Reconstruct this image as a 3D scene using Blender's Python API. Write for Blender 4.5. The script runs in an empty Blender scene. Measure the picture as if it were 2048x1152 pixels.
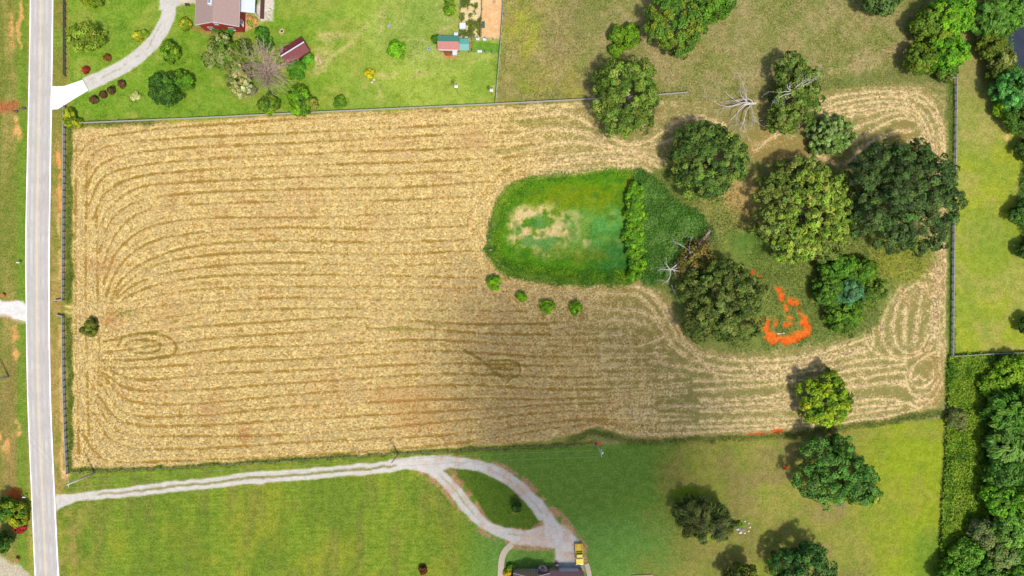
import bpy, math, random
import numpy as np
from mathutils import Vector

SC = bpy.context.scene
COL = SC.collection
HC = 164.0            # flying height of the camera, metres
PX = 0.12             # metres on the ground per photograph pixel
rng = np.random.default_rng(11)
random.seed(11)

# ------------------------------------------------------------------ camera, sky, sun, exposure
cam_d = bpy.data.cameras.new('camera')
cam = bpy.data.objects.new('camera', cam_d)
COL.objects.link(cam)
cam.location = (0, 0, HC)
cam.rotation_euler = (0, 0, 0)
cam_d.sensor_fit = 'HORIZONTAL'
cam_d.angle = 2 * math.atan(1024 * PX / HC)
cam_d.clip_start = 1.0
cam_d.clip_end = 12000
SC.camera = cam

TO_SUN = Vector((0.215, -0.44, 1.0)).normalized()
SUN_EL = math.asin(TO_SUN.z)
SUN_AZ = math.atan2(TO_SUN.x, TO_SUN.y)
world = bpy.data.worlds.new('World')
SC.world = world
world.use_nodes = True
wn = world.node_tree.nodes
wl = world.node_tree.links
wn.clear()
sky = wn.new('ShaderNodeTexSky')
sky.sky_type = 'NISHITA'
sky.sun_disc = False
sky.sun_elevation = SUN_EL
sky.sun_rotation = SUN_AZ
sky.air_density = 1.0
sky.dust_density = 2.5
bg = wn.new('ShaderNodeBackground')
bg.inputs['Strength'].default_value = 0.15
wo = wn.new('ShaderNodeOutputWorld')
wl.new(sky.outputs[0], bg.inputs['Color'])
wl.new(bg.outputs[0], wo.inputs['Surface'])

sun_d = bpy.data.lights.new('sun', 'SUN')
sun_d.energy = 3.3
sun_d.angle = math.radians(4.8)
sun_d.color = (1.0, 0.955, 0.88)
sun = bpy.data.objects.new('sun', sun_d)
COL.objects.link(sun)
sun.rotation_euler = (-TO_SUN).to_track_quat('-Z', 'Y').to_euler()
sun.location = (60, -120, 300)

SC.view_settings.view_transform = 'Standard'
SC.view_settings.look = 'None'
SC.view_settings.exposure = 1.03
SC.view_settings.gamma = 1
SC.view_settings.use_curve_mapping = False
SC.cycles.max_bounces = 5
SC.cycles.diffuse_bounces = 3
SC.cycles.transparent_max_bounces = 12
EXPO = 2.6           # rough ratio display value / albedo in full sun, used to read albedo off look colours

# ------------------------------------------------------------------ helpers
def W(px, py, h=0.0):
    k = PX * (HC - h) / HC
    return ((px - 1024) * k, (576 - py) * k)

def lin(c):
    c = np.asarray(c, float) / 255.0
    return np.where(c <= 0.04045, c / 12.92, ((c + 0.055) / 1.055) ** 2.4)

def alb(c, k=1.0):
    """albedo of a surface that shows sRGB colour c in full sun"""
    return tuple(np.clip(lin(c) / EXPO * k, 0.004, 0.85))

def nodes_of(m):
    m.use_nodes = True
    nt = m.node_tree
    nt.nodes.clear()
    return nt, nt.nodes, nt.links

def mat(name, col, rough=0.75, var=0.22, scale=3.0, bump=0.0, metal=0.0, col2=None, spec=0.3, mixlo=0.35, mixhi=0.65):
    m = bpy.data.materials.new(name)
    nt, n, l = nodes_of(m)
    out = n.new('ShaderNodeOutputMaterial')
    p = n.new('ShaderNodeBsdfPrincipled')
    tc = n.new('ShaderNodeTexCoord')
    nz = n.new('ShaderNodeTexNoise')
    nz.inputs['Scale'].default_value = scale
    nz.inputs['Detail'].default_value = 5
    nz.inputs['Roughness'].default_value = 0.65
    rp = n.new('ShaderNodeValToRGB')
    rp.color_ramp.elements[0].position = mixlo
    rp.color_ramp.elements[1].position = mixhi
    a = np.array(col[:3], float)
    if col2 is None:
        c0, c1 = a * (1 - var), np.clip(a * (1 + var), 0, 0.9)
    else:
        c0, c1 = a, np.array(col2[:3], float)
    rp.color_ramp.elements[0].color = (*c0, 1)
    rp.color_ramp.elements[1].color = (*c1, 1)
    l.new(tc.outputs['Object'], nz.inputs['Vector'])
    l.new(nz.outputs['Fac'], rp.inputs['Fac'])
    l.new(rp.outputs['Color'], p.inputs['Base Color'])
    p.inputs['Roughness'].default_value = rough
    p.inputs['Metallic'].default_value = metal
    p.inputs['Specular IOR Level'].default_value = spec
    if bump > 0:
        b = n.new('ShaderNodeBump')
        b.inputs['Strength'].default_value = 0.6
        b.inputs['Distance'].default_value = bump
        l.new(nz.outputs['Fac'], b.inputs['Height'])
        l.new(b.outputs['Normal'], p.inputs['Normal'])
    l.new(p.outputs['BSDF'], out.inputs['Surface'])
    return m

def mesh_np(name, V, F, m=None, cols=None, attr='tint', smooth=False):
    """V (n,3), F (m,k) numpy arrays with equal-sided faces"""
    V = np.ascontiguousarray(V, np.float32)
    F = np.ascontiguousarray(F, np.int32)
    me = bpy.data.meshes.new(name)
    nf, k = F.shape
    me.vertices.add(len(V))
    me.vertices.foreach_set('co', V.ravel())
    me.loops.add(nf * k)
    me.loops.foreach_set('vertex_index', F.ravel())
    me.polygons.add(nf)
    me.polygons.foreach_set('loop_start', np.arange(0, nf * k, k, dtype=np.int32))
    me.polygons.foreach_set('loop_total', np.full(nf, k, np.int32))
    if smooth:
        me.polygons.foreach_set('use_smooth', np.ones(nf, bool))
    if cols is not None:
        add_col(me, attr, cols)
    me.update(calc_edges=True)
    if m is not None:
        me.materials.append(m)
    return me

def add_col(me, attr, cols):
    a = me.attributes.new(attr, 'FLOAT_COLOR', 'POINT')
    c4 = np.ones((len(cols), 4), np.float32)
    c4[:, :3] = cols
    a.data.foreach_set('color', c4.ravel())

def link(name, me, parent=None, loc=(0, 0, 0), rot=0.0):
    o = bpy.data.objects.new(name, me)
    COL.objects.link(o)
    o.parent = parent
    o.location = loc
    o.rotation_euler = (0, 0, rot)
    return o

def tag(o, label=None, cat=None, group=None, kind=None):
    if label: o['label'] = label
    if cat: o['category'] = cat
    if group: o['group'] = group
    if kind: o['kind'] = kind
    return o

def thing(name, label, cat, loc, rot=0.0, group=None):
    o = bpy.data.objects.new(name, None)
    COL.objects.link(o)
    o.empty_display_size = 0.3
    o.location = loc if len(loc) == 3 else (loc[0], loc[1], 0)
    o.rotation_euler = (0, 0, rot)
    return tag(o, label, cat, group)

class MB:
    """collects polygons for one mesh"""
    def __init__(s):
        s.v, s.f = [], []
    def add(s, V, F):
        b = len(s.v)
        s.v += [tuple(p) for p in V]
        s.f += [tuple(i + b for i in f) for f in F]
        return s
    def box(s, x0, x1, y0, y1, z0, z1):
        V = [(x0, y0, z0), (x1, y0, z0), (x1, y1, z0), (x0, y1, z0), (x0, y0, z1), (x1, y0, z1), (x1, y1, z1), (x0, y1, z1)]
        return s.add(V, [(0, 3, 2, 1), (4, 5, 6, 7), (0, 1, 5, 4), (1, 2, 6, 5), (2, 3, 7, 6), (3, 0, 4, 7)])
    def prism(s, poly, z0, z1):
        n = len(poly)
        V = [(p[0], p[1], z0) for p in poly] + [(p[0], p[1], z1) for p in poly]
        F = [tuple(range(n - 1, -1, -1)), tuple(range(n, 2 * n))]
        F += [(i, (i + 1) % n, n + (i + 1) % n, n + i) for i in range(n)]
        return s.add(V, F)
    def bar(s, p, q, w, t):
        """square bar from p to q, w wide and t thick"""
        p, q = Vector(p), Vector(q)
        d = (q - p).normalized()
        up = Vector((0, 0, 1)) if abs(d.z) < 0.95 else Vector((1, 0, 0))
        a = d.cross(up).normalized() * (w / 2)
        b = a.cross(d).normalized() * (t / 2)
        V = [p - a - b, p + a - b, p + a + b, p - a + b, q - a - b, q + a - b, q + a + b, q - a + b]
        return s.add(V, [(0, 3, 2, 1), (4, 5, 6, 7), (0, 1, 5, 4), (1, 2, 6, 5), (2, 3, 7, 6), (3, 0, 4, 7)])
    def tube(s, pts, rad, n=6, cap=True):
        pts = [Vector(p) for p in pts]
        V, F = [], []
        for i, p in enumerate(pts):
            d = (pts[min(i + 1, len(pts) - 1)] - pts[max(i - 1, 0)]).normalized()
            up = Vector((0, 0, 1)) if abs(d.z) < 0.9 else Vector((1, 0, 0))
            a = d.cross(up).normalized()
            b = a.cross(d).normalized()
            for k in range(n):
                t = 2 * math.pi * k / n
                V.append(p + (a * math.cos(t) + b * math.sin(t)) * rad[i])
        for i in range(len(pts) - 1):
            for k in range(n):
                F.append((i * n + k, i * n + (k + 1) % n, (i + 1) * n + (k + 1) % n, (i + 1) * n + k))
        if cap:
            F.append(tuple(range(n - 1, -1, -1)))
            F.append(tuple((len(pts) - 1) * n + k for k in range(n)))
        return s.add(V, F)
    def cyl(s, x, y, z0, z1, r0, r1=None, n=16):
        r1 = r0 if r1 is None else r1
        return s.tube([(x, y, z0), (x, y, z1)], [r0, r1], n)
    def blob(s, c, r, seed=0, n=10, m=6, amp=0.25):
        R = random.Random(seed)
        V, F = [], []
        V.append((c[0], c[1], c[2] - r[2]))
        for i in range(1, m):
            ph = -math.pi / 2 + math.pi * i / m
            for k in range(n):
                t = 2 * math.pi * k / n
                q = 1 + R.uniform(-amp, amp)
                V.append((c[0] + r[0] * math.cos(ph) * math.cos(t) * q, c[1] + r[1] * math.cos(ph) * math.sin(t) * q, c[2] + r[2] * math.sin(ph) * q))
        V.append((c[0], c[1], c[2] + r[2]))
        for k in range(n):
            F.append((0, 1 + (k + 1) % n, 1 + k))
            for i in range(m - 2):
                a = 1 + i * n
                F.append((a + k, a + (k + 1) % n, a + n + (k + 1) % n, a + n + k))
            a = 1 + (m - 2) * n
            F.append((a + k, a + (k + 1) % n, len(V) - 1))
        return s.add(V, F)
    def mesh(s, name, m):
        me = bpy.data.meshes.new(name)
        me.from_pydata(s.v, [], s.f)
        me.update()
        if m is not None:
            me.materials.append(m)
        return me
    def build(s, name, m, parent=None, loc=(0, 0, 0), rot=0.0, bevel=0.0, smooth=False):
        me = s.mesh(name, m)
        if smooth:
            for p in me.polygons: p.use_smooth = True
        o = link(name, me, parent, loc, rot)
        if bevel > 0:
            b = o.modifiers.new('bevel', 'BEVEL')
            b.width = bevel
            b.segments = 2
            b.limit_method = 'ANGLE'
        return o

def catmull(pts, step=6.0, closed=False):
    P = [np.array(p, float) for p in pts]
    if closed:
        P = [P[-1]] + P + [P[0], P[1]]
    else:
        P = [2 * P[0] - P[1]] + P + [2 * P[-1] - P[-2]]
    out = []
    for i in range(1, len(P) - 2):
        n = max(2, int(np.linalg.norm(P[i + 1] - P[i]) / step))
        t = np.linspace(0, 1, n, endpoint=False)[:, None]
        a, b, c, d = P[i - 1], P[i], P[i + 1], P[i + 2]
        out.append(0.5 * ((2 * b) + (-a + c) * t + (2 * a - 5 * b + 4 * c - d) * t ** 2 + (-a + 3 * b - 3 * c + d) * t ** 3))
    out.append(P[-2][None])
    return np.concatenate(out)

_LAT = {}
def vnoise(x, y, s, seed=0):
    if seed not in _LAT:
        _LAT[seed] = np.random.default_rng(900 + seed).random((257, 257))
        _LAT[seed][256] = _LAT[seed][0]
        _LAT[seed][:, 256] = _LAT[seed][:, 0]
    L = _LAT[seed]
    u = np.mod(x / s + 37.3, 256)
    v = np.mod(y / s + 91.7, 256)
    i = np.floor(u).astype(int); j = np.floor(v).astype(int)
    i = np.clip(i, 0, 255); j = np.clip(j, 0, 255)
    fu = u - i; fv = v - j
    fu = fu * fu * (3 - 2 * fu); fv = fv * fv * (3 - 2 * fv)
    return (L[i, j] * (1 - fu) + L[i + 1, j] * fu) * (1 - fv) + (L[i, j + 1] * (1 - fu) + L[i + 1, j + 1] * fu) * fv

def fbm(x, y, s, seed=0, o=4):
    r = 0; a = 0.5; t = 0
    for k in range(o):
        r = r + a * vnoise(x, y, s / 2 ** k, seed + k); t += a; a *= 0.55
    return r / t

def sstep(a, b, x):
    t = np.clip((x - a) / (b - a), 0, 1)
    return t * t * (3 - 2 * t)

# ------------------------------------------------------------------ the ground: one grid, split by kind of ground
STEP = 2.6
fx = np.arange(-120, 2170, STEP)
fy = np.arange(-110, 1264, STEP)
ring = np.cumsum(25 * 1.42 ** np.arange(19))
GX = np.concatenate([fx[0] - ring[::-1], fx, fx[-1] + ring])
GY = np.concatenate([fy[0] - ring[::-1], fy, fy[-1] + ring])
NR = len(ring)
X, Y = np.meshgrid(GX, GY)                   # photograph pixels on the ground
SH = X.shape
WX = X + (fbm(X, Y, 22, 3, 3) - 0.5) * 12    # warped, for ragged borders
WY = Y + (fbm(X, Y, 22, 8, 3) - 0.5) * 12
n_big = fbm(X, Y, 230, 20, 4)
n_mid = fbm(X, Y, 62, 30, 4)
n_sml = fbm(X, Y, 17, 40, 3)

def inside(poly, x, y):
    r = np.zeros(x.shape, bool)
    n = len(poly)
    for i in range(n):
        x0, y0 = poly[i]; x1, y1 = poly[(i + 1) % n]
        if y0 == y1: continue
        c = (y0 > y) != (y1 > y)
        r ^= c & (x < (x1 - x0) * (y - y0) / (y1 - y0) + x0)
    return r

def polydist(poly, x, y, closed=True):
    d = np.full(x.shape, 1e9)
    n = len(poly)
    for i in range(n if closed else n - 1):
        p = np.array(poly[i], float); q = np.array(poly[(i + 1) % n], float)
        e = q - p
        t = np.clip(((x - p[0]) * e[0] + (y - p[1]) * e[1]) / max(e @ e, 1e-9), 0, 1)
        d = np.minimum(d, np.hypot(x - p[0] - t * e[0], y - p[1] - t * e[1]))
    return d

def area(poly, edge=4.0, warp=1.0, spline=False):
    """0..1 mask of a polygon given in photograph pixels, with a ragged soft edge"""
    if spline: poly = [tuple(p) for p in catmull(poly, 14, True)[:-1]]
    x = X + (WX - X) * warp; y = Y + (WY - Y) * warp
    a = np.array(poly)
    m = (X > a[:, 0].min() - 40) & (X < a[:, 0].max() + 40) & (Y > a[:, 1].min() - 40) & (Y < a[:, 1].max() + 40)
    out = np.zeros(SH)
    xs, ys = x[m], y[m]
    sd = polydist(poly, xs, ys) * np.where(inside(poly, xs, ys), 1, -1)
    out[m] = sstep(-edge, edge, sd)
    return out

def line(pts, width, edge=3.0, warp=1.0, spline=True):
    if spline: pts = [tuple(p) for p in catmull(pts, 12)]
    x = X + (WX - X) * warp; y = Y + (WY - Y) * warp
    a = np.array(pts)
    m = (X > a[:, 0].min() - 50) & (X < a[:, 0].max() + 50) & (Y > a[:, 1].min() - 50) & (Y < a[:, 1].max() + 50)
    out = np.zeros(SH)
    out[m] = 1 - sstep(width - edge, width + edge, polydist(pts, x[m], y[m], False))
    return out

def oval(cx, cy, rx, ry, edge=0.35, warp=1.4):
    x = X + (WX - X) * warp; y = Y + (WY - Y) * warp
    d = np.hypot((x - cx) / rx, (y - cy) / ry)
    return 1 - sstep(1 - edge, 1 + edge, d)

GR = np.full(SH, .8); CA = np.zeros(SH + (3,)); CB = np.zeros(SH + (3,)); DE = np.full(SH, 0.5)
REG = np.zeros(SH, int)
def fill(m, a, b, de=None, reg=None):
    global CA, CB, DE
    k = m[..., None]
    CA = CA * (1 - k) + np.array(a, float) * k
    CB = CB * (1 - k) + np.array(b, float) * k
    if de is not None: DE = DE * (1 - m) + de * m
    if reg is not None: REG[m > 0.5] = reg
def shade(m, c, k=1.0):
    """lay a tint over both colours"""
    global CA, CB
    q = (m * k)[..., None]
    CA = CA * (1 - q) + np.array(c, float) * q
    CB = CB * (1 - q) + np.array(c, float) * 1.08 * q

ONE = np.ones(SH)
# meadow everywhere first
fill(ONE, (128, 128, 58), (176, 162, 104), 0.5)
# --- pasture in the north east: browner with green drifts
q = sstep(0.38, 0.62, n_mid); fill(q * 0.75, (118, 132, 48), (156, 158, 78))
q = sstep(0.52, 0.72, n_big); fill(q * 0.7, (134, 122, 66), (184, 160, 110))
q = (1 - sstep(1010, 1200, X + (n_mid - .5) * 260)) * (.5 + .5 * sstep(.4, .6, fbm(X, Y, 40, 57, 3)))
fill(np.clip(q * 1.2, 0, 1) * .9, (142, 148, 30), (188, 188, 60))
q = q * sstep(0.5, 0.66, fbm(X, Y, 60, 55, 3)); fill(q * 0.6, (142, 118, 62), (178, 152, 92))
for pts, w in (([(1240, 10), (1285, 70), (1320, 125), (1370, 145), (1500, 150), (1640, 150), (1760, 110), (1840, 50)], 7),
               ([(1095, 10), (1140, 75), (1190, 120), (1230, 140)], 2.5), ([(1250, -10), (1300, 60), (1340, 110), (1390, 128)], 2.5),
               ([(1640, 158), (1720, 145), (1800, 95), (1860, 40)], 3), ([(1560, 120), (1640, 60), (1700, 10)], 4)):
    fill(line(pts, w, 2.5, 1.0) * 0.6, (150, 138, 82), (196, 176, 118), 0.6)
# --- north west yard
yard = [(136, -400), (1005, -400), (1006, 60), (993, 208), (600, 225), (140, 246)]
mY = area(yard, 2, 0.3)
fill(mY, (98, 142, 22), (140, 176, 44), 0.5, 1)
q = mY * sstep(560, 760, X + (n_mid - .5) * 200); fill(q, (142, 168, 44), (182, 198, 78))
q = mY * oval(880, 60, 130, 70, .5); fill(q * 0.8, (146, 164, 70), (190, 196, 112))
q = mY * sstep(0.48, 0.68, n_mid); fill(q * 0.5, (96, 140, 30), (138, 168, 52))
q = mY * sstep(0.55, 0.7, fbm(X, Y, 45, 66, 3)); fill(q * 0.5, (150, 158, 52), (188, 182, 84))
for c in ((640, 115, 26, 45), (665, 70, 40, 8), (765, 30, 5, 40), (800, 150, 60, 8), (880, 18, 12, 14), (740, 170, 20, 8), (1060, 170, 3, 3), (640, 135, 14, 14), (1050, 200, 2, 2), (760, 190, 9, 14), (555, 120, 30, 26), (480, 130, 40, 14)):
    q = oval(*c, .6) * sstep(0.42, 0.62, n_sml) * mY; fill(q * 0.8, (186, 176, 92), (222, 200, 128))
q = line([(775, 0), (765, 40), (760, 70)], 3, 2) + line([(650, 128), (700, 85), (735, 45)], 4, 4) + line([(790, 78), (830, 80), (870, 82)], 2, 1.5) + line([(880, 66), (905, 50), (935, 35)], 3, 2)
fill(np.clip(q, 0, 1) * 0.6 * mY, (192, 178, 96), (226, 206, 138))
q = (1 - np.clip(mY, 0, 1)) * (X > 990) * sstep(.48, .64, fbm(X, Y, 30, 225, 4)) * (Y < 330); fill(q * .55, (112, 124, 46), (152, 154, 76))
q = (1 - np.clip(mY, 0, 1)) * (X > 990) * sstep(.5, .66, fbm(X, Y, 22, 229, 4)) * (Y < 330); fill(q * .5, (146, 128, 72), (196, 172, 116))
q = mY * sstep(.45, .65, fbm(X, Y, 28, 233, 4)); fill(q * .4, (118, 150, 34), (164, 182, 66))
# --- verge west of the road
mV = 1 - sstep(50, 62, X + 0 * Y)
fill(mV, (98, 122, 32), (150, 148, 60), 0.5, 2)
q = mV * sstep(-6, 14, X) * (1 - sstep(26, 42, X)) * sstep(.35, .6, fbm(X, Y * .35, 26, 70, 3)); fill(q * .55, (160, 132, 66), (200, 174, 100), .55)
q = mV * sstep(650, 730, Y) * sstep(.3, .6, fbm(X, Y * .3, 30, 75, 3)) * (1 - sstep(1040, 1080, Y)); fill(q * .5, (136, 110, 58), (172, 138, 80), .5)
q = mV * (1 - sstep(0, 18, np.abs(X - 44))); fill(q * .8, (92, 136, 26), (132, 168, 44))
q = oval(12, 213, 30, 12, .4); fill(q, (158, 92, 48), (196, 128, 70), .5)
for c in ((36, 255, 6, 28), (22, 60, 6, 40), (40, 40, 4, 60), (30, 660, 9, 24), (32, 712, 6, 12), (10, 908, 8, 14), (36, 858, 6, 14), (8, 880, 20, 16)):
    q = oval(*c, .5) * sstep(.3, .55, n_sml); fill(q, (206, 140, 66), (240, 186, 104), .6)
q = oval(28, 995, 18, 15, .4); fill(q, (214, 84, 18), (246, 128, 44), .5)
q = area([(-400, 1100), (0, 1110), (60, 1146), (72, 1300), (-400, 1300)], 6); fill(q, (186, 172, 140), (214, 202, 172), .5)
# --- verge between road and west fence
mE = sstep(92, 102, X) * (1 - sstep(134, 140, X)); mE = mE * (Y < 1e9)
fill(mE, (112, 128, 34), (164, 150, 62), .5, 2)
q = mE * sstep(.3, .6, fbm(X, Y * .3, 20, 80, 3)) * sstep(240, 300, Y); fill(q * .85, (160, 128, 62), (204, 172, 96))
q = mE * (1 - sstep(0, 40, np.abs(Y - 80))) ; fill(q * .6, (104, 150, 28), (150, 178, 52))
q = line([(117, 302), (120, 330), (123, 360), (121, 420)], 4.5, 2.5) * sstep(.25, .5, n_sml); fill(q, (226, 138, 56), (250, 178, 92), .6)
q = line([(119, 430), (121, 560)], 3, 2.5) * sstep(.3, .5, n_sml) + line([(121, 650), (123, 800), (124, 940)], 3.5, 2.5) * sstep(.3, .5, n_sml)
fill(np.clip(q, 0, 1) * .8, (206, 160, 80), (240, 204, 128), .6)
q = oval(128, 950, 9, 9, .4); fill(q, (214, 160, 90), (246, 202, 140), .6)

# --- the hay field
field = [(146, 262), (200, 252), (300, 246), (600, 231), (1000, 212), (1150, 204), (1215, 212), (1310, 205), (1400, 204), (1560, 200), (1660, 182), (1760, 172), (1845, 175),
         (1886, 205), (1899, 300), (1897, 600), (1896, 770), (1872, 812), (1750, 843), (1600, 860), (1450, 872), (1300, 878), (1240, 866), (1195, 852), (1150, 866), (1100, 880),
         (790, 903), (560, 918), (350, 930), (190, 938), (146, 932)]
mF = area(field, 3, 0.8)
east = sstep(960, 1330, X - .35 * (Y - 500) + (n_mid - .5) * 120)        # thin straw and much green in the east
fill(mF, (172, 130, 54), (255, 226, 148), .7, 3)
q = mF * east; fill(q, (144, 136, 74), (246, 216, 156))
REG[(mF > .5)] = 3

def gl(a, b, n):
    a, b = np.array(a, float), np.array(b, float)
    return [a + (b - a) * (i / n) for i in range(n)]
G = [[(1190, 210), (900, 224), (600, 238), (350, 254), (240, 266), (185, 280), (160, 310)],
     [(945, 392), (800, 398), (600, 404), (420, 406), (300, 420), (235, 465), (204, 540)],
     [(940, 480), (750, 484), (550, 481), (400, 492), (305, 515), (245, 560), (215, 620)],
     [(960, 600), (780, 597), (550, 598), (400, 602), (300, 613), (245, 628), (212, 648)],
     [(1335, 690), (1080, 690), (850, 676), (600, 690), (450, 697), (300, 716), (205, 722)],
     [(1400, 765), (1150, 778), (900, 772), (600, 790), (400, 806), (262, 803), (204, 750)],
     [(1430, 842), (1150, 838), (900, 868), (600, 886), (380, 896), (238, 886), (186, 820)],
     [(1430, 862), (1185, 850), (900, 890), (600, 908), (350, 922), (215, 924), (166, 870)]]
NUM = [7, 3, 5, 4, 4, 4, 1]
rows = []
for i, n in enumerate(NUM):
    rows += gl(G[i], G[i + 1], n)
rows.append(np.array(G[-1], float))
jr = np.random.default_rng(5)
curves = []
for r in rows:
    r = r.copy(); r[:, 1] += jr.normal(0, 2.0, len(r))
    curves.append((catmull(r, 7), 1.0))
for r in ([(153, 290), (151, 600), (158, 905)], [(174, 330), (172, 600), (178, 870)], [(194, 430), (196, 600), (200, 770)]):
    curves.append((catmull(r, 7), 1.0))
pond_out = [(976, 470), (990, 420), (1012, 380), (1060, 358), (1140, 350), (1250, 340), (1300, 352), (1340, 395), (1400, 430), (1420, 470)]
pond_low = [(976, 490), (985, 520), (1010, 540), (1060, 556), (1140, 562), (1250, 562), (1300, 575), (1335, 620), (1370, 680), (1430, 706), (1530, 712), (1620, 702), (1720, 672)]
extra = []
def off(c, d):
    c = catmull(c, 12); t = np.gradient(c, axis=0); t /= np.linalg.norm(t, axis=1)[:, None] + 1e-9
    return c + np.stack([t[:, 1], -t[:, 0]], 1) * d
for d in (8, 24, 40): extra.append(off(pond_out, d))
for d in (-8, -25): extra.append(off(pond_low, d))
sp = [[(1640, 214), (1740, 194), (1825, 195), (1868, 232), (1884, 300), (1886, 380)], [(1650, 232), (1740, 215), (1806, 211), (1846, 240), (1862, 300)], [(1690, 262), (1750, 240), (1805, 226), (1845, 262), (1848, 300)],
      [(1640, 738), (1740, 718), (1812, 713)], [(1640, 768), (1740, 752), (1816, 743)], [(1600, 790), (1720, 772), (1800, 768), (1830, 792), (1862, 800)], [(1620, 828), (1720, 814), (1800, 808), (1850, 800)],
      [(1390, 762), (1500, 758), (1620, 742), (1720, 720)], [(1320, 812), (1450, 810), (1600, 798), (1700, 786)], [(1320, 854), (1450, 852), (1600, 845), (1720, 826)], [(1868, 520), (1872, 600), (1866, 680), (1850, 715)], [(1852, 520), (1812, 556), (1750, 622), (1744, 690)],
      [(1300, 722), (1400, 738), (1500, 735), (1600, 724), (1720, 694)], [(1030, 240), (1110, 226), (1165, 240), (1215, 270), (1255, 288), (1300, 280), (1350, 245), (1400, 236), (1450, 250)],
      [(1010, 275), (1100, 258), (1170, 268), (1240, 300), (1300, 318), (1360, 330)], [(950, 330), (1040, 302), (1150, 284), (1250, 302), (1330, 340)],
      [(1070, 322), (1110, 340), (1170, 342), (1250, 330)], [(1090, 330), (1160, 316), (1250, 322)], [(1230, 300), (1300, 292), (1400, 262)],
      [(1280, 575), (1320, 600), (1352, 650), (1385, 700), (1440, 760)], [(1000, 582), (1060, 588), (1130, 590), (1170, 605), (1210, 618), (1290, 625), (1325, 660)],
      [(1020, 600), (1050, 612), (1090, 598)], [(1300, 650), (1250, 640), (1180, 645), (1100, 650)], [(1330, 672), (1290, 688), (1250, 692), (1120, 690)],
      [(1380, 735), (1460, 750), (1560, 745), (1640, 722), (1740, 700)], [(1390, 780), (1500, 772), (1600, 760), (1700, 740), (1810, 728)],
      [(1400, 800), (1500, 797), (1650, 778), (1830, 758)], [(1400, 822), (1560, 816), (1720, 800), (1790, 800), (1840, 815)], [(1400, 842), (1560, 838), (1700, 828), (1800, 815)],
      [(1170, 846), (1205, 850), (1240, 862), (1300, 868), (1450, 862), (1600, 852), (1750, 836), (1845, 812), (1882, 770), (1890, 700), (1888, 600), (1888, 470), (1890, 330), (1882, 245), (1845, 192), (1770, 182), (1690, 190), (1640, 202)],
      [(1878, 740), (1876, 660), (1878, 560), (1882, 480)], [(1640, 225), (1740, 205), (1812, 207), (1855, 237), (1872, 300), (1876, 350)],
      [(1650, 240), (1730, 226), (1800, 216), (1850, 250), (1856, 300)], [(1700, 288), (1750, 258), (1800, 236), (1838, 248), (1842, 272), (1815, 284)],
      [(1690, 330), (1740, 285), (1790, 262), (1822, 262)], [(1600, 330), (1640, 312), (1690, 345), (1725, 315)], [(1510, 300), (1550, 270), (1600, 250), (1640, 225)],
      [(1815, 596), (1808, 640), (1808, 684)], [(1842, 588), (1834, 640), (1828, 690)],
      [(1862, 590), (1835, 566), (1800, 592), (1786, 650), (1800, 698), (1838, 700), (1862, 650), (1868, 600)],
      [(1880, 548), (1842, 548), (1800, 574), (1766, 636), (1768, 688), (1800, 716), (1850, 700), (1876, 640)],
      [(1884, 500), (1825, 546), (1765, 596), (1732, 648), (1736, 690), (1770, 714), (1812, 722)],
      [(1815, 740), (1812, 765), (1830, 788), (1858, 785), (1876, 760)], [(1876, 700), (1840, 720), (1822, 742), (1824, 768), (1842, 776), (1862, 762), (1866, 740)], [(1836, 752), (1850, 760)],
      [(1000, 480), (985, 455), (1000, 400)], [(965, 470), (968, 430), (990, 385), (1030, 352)], [(950, 540), (990, 570), (1060, 580)]]
for s in sp: extra.append(catmull(s, 7))
loops = [catmull([(238, 690), (248, 672), (290, 666), (330, 672), (352, 690), (345, 708), (300, 716)], 6), catmull([(262, 700), (252, 688), (270, 680), (312, 682), (322, 694), (305, 704), (270, 704)], 6),
         catmull([(930, 700), (965, 722), (1000, 752), (1025, 756), (1040, 742), (1035, 726), (1010, 720), (970, 722)], 6),
         catmull([(985, 736), (1025, 738)], 6)]

NX, NY = len(GX), len(GY)
def stamp(cs, R):
    D = np.full(SH, float(R)); A = np.zeros(SH)
    for c in cs:
        for p, q in zip(c[:-1], c[1:]):
            i0 = NR + int((min(p[0], q[0]) - R - fx[0]) / STEP); i1 = NR + int((max(p[0], q[0]) + R - fx[0]) / STEP) + 2
            j0 = NR + int((min(p[1], q[1]) - R - fy[0]) / STEP); j1 = NR + int((max(p[1], q[1]) + R - fy[0]) / STEP) + 2
            xs = X[j0:j1, i0:i1]; ys = Y[j0:j1, i0:i1]
            e = q - p; L = max(e @ e, 1e-6)
            t = np.clip(((xs - p[0]) * e[0] + (ys - p[1]) * e[1]) / L, 0, 1)
            d = np.hypot(xs - p[0] - t * e[0], ys - p[1] - t * e[1])
            v = D[j0:j1, i0:i1]; m = d < v
            v[m] = d[m]; A[j0:j1, i0:i1][m] = math.atan2(-e[1], e[0])
    return D, A
D1, A1 = stamp([c for c, _ in curves], 14)
D2, A2 = stamp(extra, 17)
D3, A3 = stamp(loops, 9)
wob = (fbm(X, Y * 2.2, 14, 91, 3) - .5) * 5
row_gap = 1 - sstep(1.2, 4.0, D1 + wob * .55)                         # the strip left between two swaths
core = np.clip(np.exp(-((D2 + wob * .45) / 3.2) ** 2) + .30 * np.exp(-((D2 + wob * .4 - 6.0) / 1.4) ** 2), 0, 1) * (.55 + .9 * fbm(X, Y, 24, 191, 3))                          # the windrow itself, narrow in the east
west = 1 - east
broad = (1 - sstep(3, 9, D1 + wob)) * sstep(.40, .62, fbm(X * .35, Y, 40, 183, 3))
lw = sstep(.30, .58, fbm(X * .4, Y, 36, 187, 3))
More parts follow.
